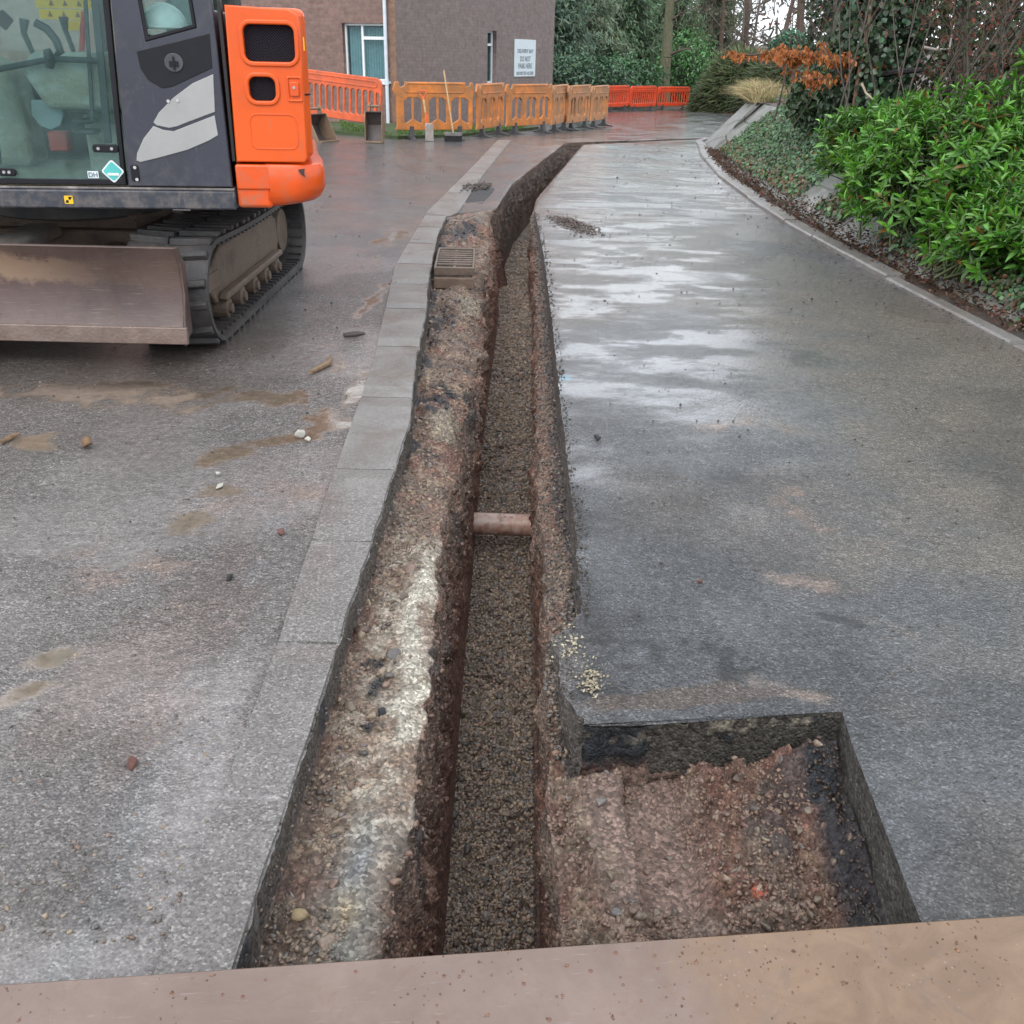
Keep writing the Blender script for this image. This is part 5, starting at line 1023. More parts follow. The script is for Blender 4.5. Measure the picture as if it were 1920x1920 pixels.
# hard hat seen in the quarter window
hx = [-.90, .90, 1.60]
ht = thing('hard_hat', 'white hard hat seen through the rear side window of the excavator cab', 'hard hat', Vector(EXC)+Matrix.Rotation(math.radians(185), 3, 'Z')@Vector((-.855, .95, 1.575)), math.radians(185))
v, f = ico(4); v = v[:]; keep = v[:, 2] > -.05
vv = v*np.array([.115, .10, .105]); vv[:, 2] = np.where(v[:, 2] < 0, 0, vv[:, 2]); me = np_mesh('shell', vv, [f]); HW = simple('helmet_white', (.72, .80, .78), .3, var=.05)
link('shell', me, HW, ht, smooth=True)
mb = MB(); mb.tube([(.118*math.cos(t), .103*math.sin(t), .004) for t in np.linspace(0, 2*math.pi, 30)], .007, 6); mb.build('brim', HW, ht, smooth=True)
mb = MB(); mb.tube([(.105*math.cos(t)*1.02, 0, .107*math.sin(t)*1.0) for t in np.linspace(.1, math.pi-.1, 16)], .008, 6); mb.build('ridge', HW, ht, smooth=True)
mb = MB(); mb.box(-1.07, -.74, .86, 1.08, 1.50, 1.545); mb.build('rear_shelf', IND, EX, bevel=.006)
# -- engine cover and counterweight
def arc(cx, cy, r, a0, a1, n=8): return [(cx+r*math.cos(math.radians(a0+(a1-a0)*k/n)), cy+r*math.sin(math.radians(a0+(a1-a0)*k/n))) for k in range(n+1)]
hood = [(-1.175, 1.092), (-1.40, 1.092)]+arc(-1.445, .99, .100, 90, 185)+[(-1.515, .75), (-1.47, .45), (-1.42, 0), (-1.36, -.5), (-1.25, -.85), (-1.175, -1.03)]
mb = MB(); mb.prism(hood, (0, 0, .985), (1, 0, 0), (0, 1, 0), (0, 0, .69)); mb.build('engine_cover', OR, EX, bevel=.035, seg=4)
mb = MB(); mb.prism([(-.60, .95), (-1.18, .95), (-1.18, 1.62), (-.62, 1.55)], (0, -1.0, 0), (1, 0, 0), (0, 0, 1), (0, 1.06, 0)); mb.build('side_cover', OR, EX, bevel=.04, seg=3)
r1, r2 = rrect(-1.503, -1.262, 1.438, 1.600, .035), rrect(-1.396, -1.268, 1.262, 1.370, .034)
cd = sideplate('cover_door', [(-1.172, .975), (-1.515, .975), (-1.53, 1.0), (-1.535, 1.60), (-1.525, 1.645), (-1.48, 1.668), (-1.185, 1.680)], [r1, r2], 1.122, .034, OR, bevel=.008, bres=3)
for rr_ in ((-1.503, -1.262, 1.438, 1.600, .035), (-1.396, -1.268, 1.262, 1.370, .034)):
    x0, x1, z0_, z1_, r = rr_; sideplate('rim', rrect(x0-.022, x1+.022, z0_-.022, z1_+.022, r+.022), [rrect(x0, x1, z0_, z1_, r)], 1.131, .016, OR, cd, bevel=.0065)
m = NT('grille_mesh'); c = m.coord(); mp = m.n('ShaderNodeMapping'); m.l(c, mp.inputs[0]); mp.inputs['Rotation'].default_value = (0, math.radians(45), 0)
sx = m.n('ShaderNodeSeparateXYZ'); m.l(mp.outputs[0], sx.inputs[0]); A = m.math('ABSOLUTE', m.math('SINE', m.math('MULTIPLY', sx.outputs[0], 330.0))); B = m.math('ABSOLUTE', m.math('SINE', m.math('MULTIPLY', sx.outputs[2], 330.0)))
GRM = m.set(base=m.ramp(m.math('MINIMUM', A, B), (.15, (.035, .033, .04)), (.4, (.005, .004, .008))), rough=.7, spec=.15, normal=m.bump(m.math('MINIMUM', A, B), .6, -.004))
mb = MB(); mb.box(-1.52, -1.25, 1.0925, 1.096, 1.25, 1.62); mb.build('grille', GRM, cd)
sideplate('recess_ring', rrect(-1.492, -1.252, 1.035, 1.205, .04), [rrect(-1.483, -1.261, 1.044, 1.196, .033)], 1.1245, .005, OR2, cd, bevel=.002)
lt = sideplate('door_latch', rrect(-1.525, -1.452, 1.260, 1.376, .008), [rrect(-1.517, -1.461, 1.270, 1.366, .006)], 1.129, .012, OR, cd, bevel=.004)
sideplate('latch_paddle', rrect(-1.510, -1.466, 1.285, 1.350, .008), [], 1.134, .014, OR2, lt, bevel=.004); mb = MB(); mb.cyl((-1.487, 1.12, 1.325), (-1.487, 1.137, 1.325), .007, 12); mb.build('lock', BOLT, lt, smooth=True)
sideplate('hazard_label', rrect(-1.548, -1.542, 1.49, 1.55, .002), [], 1.10, .001, YEL, EX)
mb = MB(); mb.box(-1.168, -1.150, 1.07, 1.118, .975, 1.70); mb.build('door_seal', simple('seal_black', (.012, .012, .014), .5), EX, bevel=.004)
mb = MB(); mb.prism([(a*1.0-.0035, b) for a, b in arc(-1.445, .99, .100, 70, 185)]+[(-1.5185, .75), (-1.45, .75), (-1.46, .97)], (0, 0, 1.287), (1, 0, 0), (0, 1, 0), (0, 0, .008)); mb.build('panel_gap', CHD, EX)
cwp = [(-1.33, 1.127), (-1.42, 1.124)]+arc(-1.455, .985, .142, 88, 190, 10)+[(-1.565, .70), (-1.51, .4), (-1.46, 0), (-1.40, -.5), (-1.29, -.87), (-1.155, -1.08), (-1.155, 1.0), (-1.33, 1.0)]
bm = bmesh.new(); lv = []
for zi, ins in ((.742, .10), (.752, .062), (.775, .030), (.81, .010), (.85, .0), (.90, .0), (.945, .004), (.962, .016), (.966, .03)):
    ring_ = []
    for a, b in cwp:
        r = math.hypot(a, b); k = (r-ins)/r if a < -1.3 else 1-ins*.55*abs(b)/max(abs(b), .01)/1.1 if abs(b) > .9 else 1
        rise = max(0, (-a-1.30))*.10*(1-(zi-.742)/.22) if zi < .85 else 0
        ring_.append(bm.verts.new((a*k, b*k, zi+rise)))
    lv.append(ring_)
for i in range(len(lv)-1):
    for k in range(len(cwp)): j = (k+1) % len(cwp); bm.faces.new((lv[i][k], lv[i][j], lv[i+1][j], lv[i+1][k]))
bm.faces.new(lv[0][::-1]); bm.faces.new(lv[-1]); bmesh.ops.recalc_face_normals(bm, faces=bm.faces); me = bpy.data.meshes.new('counterweight'); bm.to_mesh(me); bm.free(); smoothcurve(me, 38)
cw = link('counterweight', me, OR2, EX)
mb = MB(); mb.box(-1.335, -1.157, .995, 1.112, .748, .962); mb.build('counterweight_step', OR2, cw, bevel=.02, seg=3)
mb = MB(); mb.box(-1.345, -1.16, .995, 1.121, .838, .9635); mb.build('counterweight_lip', OR2, cw, bevel=.012, seg=3)
sideplate('chipped_paint', [(-1.478, .943), (-1.513, .948), (-1.508, .93), (-1.512, .905), (-1.494, .918), (-1.484, .93)], [], 1.131, .002, simple('chip_primer', (.05, .03, .03), .6), cw)
# -- boom, arm and bucket reaching away to the front
mb = MB(); mb.prism([(.55, .86), (.95, .84), (1.35, 1.8), (2.3, 2.75), (3.9, 2.35), (3.95, 2.52), (2.35, 3.1), (1.0, 2.1)], (0, -.42, 0), (1, 0, 0), (0, 0, 1), (0, .24, 0)); mb.build('boom', OR, EX, bevel=.02)
mb = MB(); mb.prism([(3.6, 2.75), (4.15, 2.6), (3.85, 1.5), (3.55, .75), (3.42, .80), (3.55, 1.6)], (0, -.40, 0), (1, 0, 0), (0, 0, 1), (0, .20, 0)); mb.build('dipper_arm', OR, EX, bevel=.015)
mb = MB(); mb.tube([(1.0, -.30, 1.0), (2.0, -.30, 2.2)], .05, 14); mb.tube([(2.4, -.30, 3.15), (3.6, -.30, 2.78)], .045, 14); mb.build('hydraulic_ram', STL, EX, smooth=True)
mb = MB(); mb.prism([(3.55, .80), (3.35, .82), (3.05, .60), (2.95, .25), (3.15, .02), (3.45, .0), (3.40, .04), (3.18, .06), (3.0, .27), (3.10, .57), (3.38, .77)], (0, -.60, 0), (1, 0, 0), (0, 0, 1), (0, .6, 0)); mb.build('front_bucket', UF, EX, bevel=.01)

# ================================================================== PLANTS
def leafmat(name, rough=.38, spec=.5, trans=.25):
    m = NT(name); c = m.coord(); b = m.mix(1.0, m.attr('Col'), m.ramp(m.noise(c, 30, 3, .6), (.3, .8), (.7, 1.2)), 'MULTIPLY'); m.set(base=b, rough=rough, spec=spec)
    t = m.n('ShaderNodeBsdfTranslucent'); m.l(b, t.inputs[0]); mx = m.n('ShaderNodeMixShader'); mx.inputs[0].default_value = trans; m.l(m.bs.outputs[0], mx.inputs[1]); m.l(t.outputs[0], mx.inputs[2]); m.l(mx.outputs[0], m.out.inputs[0]); return m.m
LEAFG = leafmat('glossy_leaf', .30, .6, .22); LEAFM = leafmat('matt_leaf', .6, .3, .3)
def barkmat(name, c1, c2): 
    m = NT(name); c = m.coord(scale=(1, 1, .35)); b = m.mix(m.ramp(m.noise(c, 14, 6, .7), (.35, 0), (.65, 1)), c1, c2); return m.set(base=b, rough=.8, normal=m.bump(m.noise(c, 30, 6, .75), .8, .02))
BARK = barkmat('bark_grey', (.075, .062, .05), (.16, .14, .115)); BARKB = barkmat('bark_brown', (.07, .045, .035), (.13, .085, .065)); BARKG = barkmat('bark_mossy', (.07, .085, .04), (.17, .15, .10)); TWIG = barkmat('twig', (.075, .062, .050), (.14, .115, .092))
def unit(v): return v/np.maximum(np.linalg.norm(v, axis=-1, keepdims=True), 1e-9)
def leaves(pos, ax, nrm, L, W, cols, fold=.25, droop=.15, simple_=False):
    n = len(pos); ax = unit(ax); s = unit(np.cross(ax, nrm)); nn = np.cross(s, ax); L = np.broadcast_to(L, n)[:, None]; W = np.broadcast_to(W, n)[:, None]
    if simple_:
        v = np.stack([pos-s*W*.5, pos+s*W*.5, pos+ax*L+s*W*.3-nn*L*droop, pos+ax*L-s*W*.3-nn*L*droop], 1); f = np.arange(n)[:, None]*4+np.array([[0, 1, 2, 3]])
        return v.reshape(-1, 3), f, np.repeat(cols, 4, 0)
    up = nn*W*fold
    v = np.stack([pos, pos+ax*L*.32+s*W*.48+up, pos+ax*L*.70+s*W*.36+up*.8-nn*L*droop*.4, pos+ax*L-nn*L*droop, pos+ax*L*.70-s*W*.36+up*.8-nn*L*droop*.4, pos+ax*L*.32-s*W*.48+up], 1)
    f = (np.arange(n)*6)[:, None, None]+np.array([[0, 1, 2, 3], [0, 3, 4, 5]])[None]
    return v.reshape(-1, 3), f.reshape(-1, 4), np.repeat(cols, 6, 0)
def lobj(name, parts, mat, parent=None, smooth=False):
    Vs, Fs, Cs, off = [], [], [], 0
    for v, f, c_ in parts: Vs.append(v); Fs.append(f+off); Cs.append(c_); off += len(v)
    return link(name, np_mesh(name, np.concatenate(Vs), [np.concatenate(Fs)], np.concatenate(Cs)), mat, parent, smooth)
def tubes(segs, n=5):
    s = np.array(segs, float); p0, p1, r0_, r1_ = s[:, :3], s[:, 3:6], s[:, 6], s[:, 7]; d = unit(p1-p0); ref = np.where(np.abs(d[:, 2:3]) < .9, np.array([[0, 0, 1.]]), np.array([[1., 0, 0]])); a = unit(np.cross(d, ref)); b = np.cross(d, a)
    th = 2*np.pi*np.arange(n)/n; ring = a[:, None]*np.cos(th)[None, :, None]+b[:, None]*np.sin(th)[None, :, None]
    v = np.concatenate([p0[:, None]+ring*r0_[:, None, None], p1[:, None]+ring*r1_[:, None, None]], 1); k = np.arange(n); f = np.stack([k, (k+1) % n, (k+1) % n+n, k+n], 1)
    f = (np.arange(len(s))*2*n)[:, None, None]+f[None]; return v.reshape(-1, 3), f.reshape(-1, 4)
def rv(rg, s=1.0): return rg.normal(0, s, 3)
def branch(segs, tips, p, d, L, r, depth, rg, spread=.6, nsub=(2, 4), grav=0.02, step=4, shrink=.62):
    d = d/np.linalg.norm(d)
    for i in range(step):
        q = p+d*L/step; r2 = r*(1-.5*(i+1)/step) if depth else r*(1-.85*(i+1)/step)
        segs.append((*p, *q, r*(1-.5*i/step) if depth else r*(1-.85*i/step), r2)); p = q; d = d+rv(rg, .13)+np.array([0, 0, -grav]); d /= np.linalg.norm(d)
        tips.append((*p, *d, depth))
        if depth > 0 and i >= 1:
            for _ in range(rg.integers(*nsub)):
                dd = d+rv(rg, spread); branch(segs, tips, p, dd, L*shrink*rg.uniform(.7, 1.2), r2*.55, depth-1, rg, spread, nsub, grav, step, shrink)
def varcol(rg, n, base, v=.3, hue=.15):
    c_ = np.array(base)[None]*rg.uniform(1-v, 1+v, (n, 1)); return np.clip(c_*(1+rg.normal(0, hue, (n, 3))*np.array([1, .4, .8])), 0.002, 1)
# ---- ivy over the bank
rg = np.random.default_rng(3)
def bankpts(n, y0, y1, t0, t1, rg):
    s = rg.random(n); yy = y0+(y1-y0)*s; ri = np.clip(((yy-.5)/.12), 0, len(foot)-1.01); t = rg.uniform(t0, t1, n)*13*.999; i0 = ri.astype(int); j0 = t.astype(int); a = ri-i0; b = t-j0
    def g(A): return A[i0, j0]*(1-a)*(1-b)+A[i0+1, j0]*a*(1-b)+A[i0, j0+1]*(1-a)*b+A[i0+1, j0+1]*a*b
    return np.stack([g(BX), g(BY), g(BZ)], -1), t/13
n = 38000; pp, tb = bankpts(n, 3.0, 20.2, .02, 1.0, rg); yb = pp[:, 1]
dens = fbm(pp, 1.6, 4, 200); cover = np.ones(n)
cover -= 2.0*((yb > 10.0)&(yb < 11.5)&(tb < .72)&(np.abs(yb-10.75+.35*(tb-.4)) < .42)); cover -= 2*((yb > 8.7)&(yb < 9.5)&(tb < .28)); cover -= 1.2*(tb < .12)*(yb > 6)
edge_far = 17.6-1.2*tb; cover -= 3*(yb > edge_far+(dens-.5)*1.2)
kp = (cover+dens*.6 > .62+.25*rg.random(n)); pp, tb = pp[kp], tb[kp]; n = len(pp)
nb = unit(np.array([[-.60, -.25, .8]])+rg.normal(0, .38, (n, 3))); ax = unit(np.cross(nb, rg.normal(0, 1, (n, 3)))+np.array([[-.2, 0, -.5]]))
cc = varcol(rg, n, (.065, .130, .045), .55, .18); pale = rg.random(n) < .20; cc[pale] = cc[pale]*1.7+np.array([.01, .035, .035]); brn = rg.random(n) < .05+.28*(tb < .3); cc[brn] = varcol(rg, int(brn.sum()), (.16, .085, .04), .4)
sz = rg.uniform(.028, .058, n)*ip(yb[kp], [4, 9], [.75, 1.0]); parts = [leaves(pp+nb*rg.uniform(.0, .09, (n, 1)), ax, nb, sz, sz*.95, cc, .12, .1)]
n = 9000; pp, tb = bankpts(n, 2.6, 6.6, .0, 1.0, rg); pp[:, 0] += rg.uniform(-.12, .9, n); pp[:, 2] = .04+np.maximum(0, pp[:, 0]-3.25)*.25+rg.uniform(0, .10, n)
kp = (pp[:, 0] > kerbX(pp[:, 1])+.36+.15*(5.5-pp[:, 1]).clip(0, 2)); pp = pp[kp]; n = len(pp); nb = unit(np.array([[-.3, -.4, .9]])+rg.normal(0, .35, (n, 3))); ax = unit(np.cross(nb, rg.normal(0, 1, (n, 3)))); cc = varcol(rg, n, (.060, .115, .050), .45, .12); sz = rg.uniform(.028, .048, n); parts.append(leaves(pp, ax, nb, sz, sz, cc, .12, .1))
n = 9000; ii = rg.integers(8, len(tops)-66, n); off = rg.uniform(0, 3.0, n)**1.0; pp = tops[ii]+np.stack([off, rg.normal(0, .2, n), off*.04+rg.uniform(0, .12, n)], -1); nb = unit(np.array([[-.2, -.4, .9]])+rg.normal(0, .4, (n, 3))); ax = unit(np.cross(nb, rg.normal(0, 1, (n, 3)))); sz = rg.uniform(.05, .09, n); cc = varcol(rg, n, (.035, .06, .028), .5, .2); br_ = rg.random(n) < .35; cc[br_] = varcol(rg, int(br_.sum()), (.11, .06, .035), .4); parts.append(leaves(pp, ax, nb, sz, sz, cc, .12, .1))
tag(lobj('ivy', parts, LEAFG), 'dark green ivy trailing over the sloping bank beside the road', 'ivy', kind='stuff')
# ---- fallen leaves in the gutter and bank foot
n = 5200; yy = rg.uniform(3, 18.5, n); xx = kerbX(yy)+.10+np.abs(rg.normal(.22, .12, n)); zz = .03+np.maximum(0, xx-kerbX(yy)-.29)*.55; nb = unit(np.array([[0, 0, 1.]])+rg.normal(0, .5, (n, 3))); ax = unit(np.cross(nb, rg.normal(0, 1, (n, 3)))); cc = varcol(rg, n, (.12, .070, .048), .6, .2); parts = [leaves(np.stack([xx, yy, zz+rg.uniform(0, .03, n)], -1), ax, nb, rg.uniform(.02, .055, n), rg.uniform(.008, .03, n), cc, .3, .3)]
n = 500; yy = rg.uniform(3.5, 17, n); xx = kerbX(yy)-np.abs(rg.normal(0, .14, n)); parts.append(leaves(np.stack([xx, yy, xx*0+.012], -1), unit(rg.normal(0, 1, (n, 3))*[1, 1, .1]), np.tile([[0, 0, 1.]], (n, 1)), rg.uniform(.012, .035, n), rg.uniform(.005, .014, n), varcol(rg, n, (.07, .04, .03), .5), .2, .1))
n = 900; yy = rg.uniform(35, 48, n); xx = rg.uniform(8.5, 16, n); parts.append(leaves(np.stack([xx, yy+2, gz(yy+2)+.03], -1), unit(rg.normal(0, 1, (n, 3))*[1, 1, .1]), np.tile([[0, 0, 1.]], (n, 1)), rg.uniform(.05, .15, n), .07, varcol(rg, n, (.14, .07, .045), .5), .2, .1))
tag(lobj('leaf_litter', parts, LEAFM), 'brown fallen leaves gathered along the kerb and the foot of the bank', 'leaves', kind='stuff')
# ---- laurel shrubs
def laurel(label, c0, rad, nsh, seed, base=(.09, .24, .026), zc=.0):
    rg = np.random.default_rng(seed); t = thing('laurel_shrub', label, 'shrub', (c0[0], c0[1], 0)); o0 = np.array([c0[0], c0[1], 0]); cen = np.array(c0)
    d = unit(rg.normal(0, 1, (nsh, 3))*np.array([1, 1, .9])); d[:, 2] = np.where(d[:, 2] < -.25, -d[:, 2], d[:, 2]); lump = .62+.75*fbm(d*1.0+seed, 2.0, 3, seed); k = (rg.random(nsh)**.35)*lump
    tip = cen+d*np.array(rad)*k[:, None]; shoot = unit(d*np.array([1, 1, .8])+np.array([0, 0, .55])+rg.normal(0, .3, (nsh, 3)))
    inner = 1-np.clip((k/lump-.55)/.45, 0, 1); parts = []  # depth inside the shrub; its shade is put into the leaf colour below
    per = 10; P_ = []; 
    for j in range(per):
        a = j*2.4+rg.uniform(0, .5, nsh); ref = unit(np.cross(shoot, np.tile([[.3, .2, 1.]], (nsh, 1)))); r2_ = np.cross(shoot, ref); out = ref*np.cos(a)[:, None]+r2_*np.sin(a)[:, None]
        el = .25+1.0*(j/per)+rg.normal(0, .12, nsh); ax = unit(out*np.cos(el)[:, None]+shoot*np.sin(el)[:, None]+np.array([0, 0, -.12])); nn = unit(shoot-ax*(shoot*ax).sum(1)[:, None]+rg.normal(0, .15, (nsh, 3)))
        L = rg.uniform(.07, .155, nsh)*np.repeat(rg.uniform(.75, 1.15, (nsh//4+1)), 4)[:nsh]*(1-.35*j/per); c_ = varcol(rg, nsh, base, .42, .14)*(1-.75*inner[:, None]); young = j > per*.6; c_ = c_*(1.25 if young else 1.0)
        gl = rg.random(nsh) < .13; c_[gl] = c_[gl]*1.3+np.array([.05, .06, .05]); dd_ = rg.random(nsh) < .025; c_[dd_] = np.array([.22, .12, .03])  # glints painted as paler leaves, then a few dead brown ones
        parts.append(leaves(tip-shoot*(.10*(1-j/per))[:, None] if False else tip-shoot*.11*(1-j/per)-o0, ax, nn, L, L*.30, c_, .35, .12))
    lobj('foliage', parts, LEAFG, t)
    segs = []; 
    for i in rg.choice(nsh, min(nsh, 420), replace=False): b = cen*np.array([1, 1, 0])+np.array([rg.normal(0, .15), rg.normal(0, .15), .1])-o0; q = tip[i]-o0; mid = (b+q)/2+np.array([0, 0, .1]); segs += [(*b, *mid, .012, .008), (*mid, *q, .007, .003)]
    v, f = tubes(segs, 4); link('stems', np_mesh('stems', v, [f]), simple('laurel_stem', (.09, .11, .04), .6) if 'laurel_stem' not in bpy.data.materials else bpy.data.materials['laurel_stem'], t); return t
laurel('laurel shrub filling the right edge, nearest the road edge leaves', (3.95, 6.4, .50), (.80, .85, .72), 620, 5)
laurel('bright green laurel shrub sprawling down over the concrete slope', (3.55, 8.4, .52), (.86, 1.15, .78), 860, 6, (.10, .265, .028))
laurel('laurel shrub standing tallest in front of the bare thicket', (4.75, 8.2, 1.05), (1.0, 1.1, .85), 760, 7, (.095, .25, .03))
laurel('farthest laurel shrub, low on the bank beside the ivy', (3.72, 10.2, .62), (.80, .95, .60), 640, 8, (.09, .23, .03))
laurel('dark laurel shrub at the right edge behind the brighter ones', (5.1, 6.9, .95), (.8, .9, .80), 420, 9, (.055, .13, .028))
laurel('low laurel shrub hanging over the kerb gutter', (3.45, 7.1, .34), (.48, .95, .40), 420, 10, (.09, .24, .025))
# ---- grass on the bank end, tuft, verge blades
rg = np.random.default_rng(14)
def blades(pos, L, W, cols, lean_=.5):
    n = len(pos); d = unit(np.concatenate([rg.normal(0, lean_, (n, 2)), np.ones((n, 1))], 1)); s = unit(np.cross(d, rg.normal(0, 1, (n, 3)))); L = L[:, None]; tip = pos+d*L+np.concatenate([d[:, :2]*L*.5, -L*.25], 1); mid = pos+d*L*.55
    v = np.stack([pos-s*W/2, pos+s*W/2, mid+s*W*.4, mid-s*W*.4, tip], 1); q = (np.arange(n)*5)[:, None]; f4 = q+np.array([[0, 1, 2, 3]]); f4b = q+np.array([[3, 2, 4, 4]]); f3 = q+np.array([[3, 2, 4]])
    return v.reshape(-1, 3), f4, np.repeat(cols, 5, 0), f3
def blades_obj(name, pos, L, W, cols, lean_=.5, parent=None):
    v, f4, c_, f3 = blades(pos, L, W, cols, lean_); return link(name, np_mesh(name, v, [f4, f3], c_), LEAFM, parent)
n = 2600; iv = np.clip(rg.normal(len(tops)-45, 5, n), len(tops)-58, len(tops)-30).astype(int); off = np.abs(rg.normal(0, .22, n)); pp = tops[iv]+np.stack([off-.08, off*.2, off*.04-.02], -1)
blades_obj('o', pp, rg.uniform(.12, .62, n)**1.0, .013, varcol(rg, n, (.42, .35, .19), .45, .08), .55); o = COL.objects[-1] if False else bpy.data.objects['o']; o.name = 'grass_tuft'; tag(o, 'straw-coloured grass tuft hanging over the end of the concrete slope', 'grass tuft')
n = 9000; iv = rg.integers(len(tops)-66, len(tops)-10, n); off = rg.uniform(.2, 4.2, n); pp = tops[iv]+np.stack([off, off*.3, off*.045-.02], -1); cc = varcol(rg, n, (.11, .17, .055), .35, .1)
blades_obj('o', pp, rg.uniform(.06, .2, n), .016, cc, .5); o = bpy.data.objects['o']; o.name = 'bank_grass'; tag(o, 'pale green grass on top of the bank', 'grass', kind='stuff')
n = 7000; a = rg.random(n); b = rg.random(n); pgA = np.array(pg); q0 = np.array([pgA[np.clip((a*6).astype(int), 0, 6)], pgA[np.clip((a*6).astype(int)+1, 0, 7)]]); t_ = (a*6) % 1
fr_ = q0[0]*(1-t_)[:, None]+q0[1]*t_[:, None]; bk = pgA[np.clip(13-(a*5.9).astype(int), 7, 13)]; pp = fr_*(1-b)[:, None]+bk*b[:, None]; pp[:, 2] += .05
blades_obj('o', pp, rg.uniform(.03, .10, n), .012, varcol(rg, n, (.10, .17, .045), .35, .12), .5); o = bpy.data.objects['o']; o.name = 'grass'; tag(o, 'short green grass on the verge under the building', 'grass', kind='stuff')
def gx(px, Y): return GY(px, 150, Y)[0]
# ---- sprawling bush by the red barriers
def dome_bush(label, c0, rad, n, seed, base, L=(.3, .6), W=.05, name='spreading_bush', down=.55):
    rg = np.random.default_rng(seed); t = thing(name, label, 'bush', c0); d = unit(rg.normal(0, 1, (n, 3))); d[:, 2] = np.abs(d[:, 2]); lump = .78+.4*fbm(d+seed, 1.8, 3, seed); k = lump*(rg.random(n)**.2)
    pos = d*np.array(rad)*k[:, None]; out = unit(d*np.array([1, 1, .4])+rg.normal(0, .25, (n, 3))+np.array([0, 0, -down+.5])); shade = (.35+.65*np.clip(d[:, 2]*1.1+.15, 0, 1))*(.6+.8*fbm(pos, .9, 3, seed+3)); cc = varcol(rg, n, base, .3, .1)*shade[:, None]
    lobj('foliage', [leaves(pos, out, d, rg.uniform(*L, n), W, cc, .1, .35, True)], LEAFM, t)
    segs = []
    for i in range(60): q = pos[i]*.9; segs.append((0, 0, .1, *(q*.5+np.array([0, 0, .2])), .05, .03)); segs.append((*(q*.5+np.array([0, 0, .2])), *q, .03, .008))
    v, f = tubes(segs, 4); link('stems', np_mesh('stems', v, [f]), TWIG, t); return t
dome_bush('wide sprawling olive-green bush behind the end of the far road', (gx(1408, 47.5), 47.5, -.75), (2.5, 2.0, 2.5), 17000, 21, (.14, .175, .085))
dome_bush('low sprawling bush to the right of the wide one, above the bank', (gx(1500, 45), 45, -.6), (2.6, 2.0, 2.5), 9000, 22, (.13, .16, .08))
# ---- conifers, far; the haze is painted in as paler foliage colours
def conifer(label, x, y, h, r, seed, base, droop=.5, group=None):
    rg = np.random.default_rng(seed); z0_ = float(gz(y)); t = thing('conifer_tree', label, 'tree', (x, y, z0_), 0, group); segs = [(0, 0, 0, 0, 0, h*.5, .24, .16), (0, 0, h*.5, 0, 0, h, .16, .03)]; P_, A_l, C_l = [], [], []
    nb = int(h*22)
    for i in range(nb):
        hz = .35+(h-.5)*((i+rg.random())/nb); rr_ = r*(1-hz/h)**.7*rg.uniform(.6, 1.1); a = rg.uniform(0, 2*math.pi); d = np.array([math.cos(a), math.sin(a), 0]); e = np.array([0, 0, hz])+d*rr_+np.array([0, 0, -rr_*.28]); segs.append((0, 0, hz, *e, .03, .008))
        m_ = max(4, int(rr_*11)); s = np.linspace(.12, 1, m_)[:, None]; p_ = np.array([0, 0, hz])*(1-s)+e*s+rg.normal(0, .13, (m_, 3)); 
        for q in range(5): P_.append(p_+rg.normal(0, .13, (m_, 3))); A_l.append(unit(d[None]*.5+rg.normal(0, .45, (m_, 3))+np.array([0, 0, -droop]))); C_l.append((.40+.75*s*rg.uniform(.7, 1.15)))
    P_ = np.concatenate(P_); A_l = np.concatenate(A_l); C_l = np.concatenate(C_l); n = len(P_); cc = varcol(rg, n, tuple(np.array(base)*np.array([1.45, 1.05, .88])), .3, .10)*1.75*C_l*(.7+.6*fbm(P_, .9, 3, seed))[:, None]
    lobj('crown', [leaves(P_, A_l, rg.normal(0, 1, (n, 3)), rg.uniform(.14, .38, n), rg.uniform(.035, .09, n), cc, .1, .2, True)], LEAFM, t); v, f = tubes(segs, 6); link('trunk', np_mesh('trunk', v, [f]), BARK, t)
GC = 'dark conifers beyond the far end of the road'
conifer('dark blue-green conifer beside the corner of the building', gx(1052, 52), 52, 7.4, 2.6, 31, (.055, .115, .095), group=GC)
conifer('pale misty green conifer, second from the building', gx(1105, 56), 56, 7.8, 2.8, 32, (.085, .15, .12), .7, GC)
conifer('dense conifer behind the joint of the left and middle red barriers', gx(1172, 60), 60, 8.2, 3.1, 33, (.05, .105, .075), group=GC)
conifer('conifer just left of the pale tree trunk at the far end', gx(1208, 66), 66, 8.6, 3.2, 34, (.055, .12, .085), .6, GC)
conifer('conifer directly right of the pale trunk', gx(1262, 64), 64, 8.4, 2.7, 35, (.052, .105, .07), .6, GC)
conifer('conifer far behind the sprawling bush, left part', gx(1330, 72), 72, 9, 3.4, 36, (.06, .10, .075), .5, GC)
conifer('tall hidden conifer at the back, between the first two', gx(1080, 68), 68, 9.2, 3.8, 37, (.07, .13, .11), .6, GC)
conifer('tall conifer at the back, behind the gap near the bare trunk', gx(1150, 76), 76, 10, 4.0, 38, (.06, .115, .09), .6, GC)
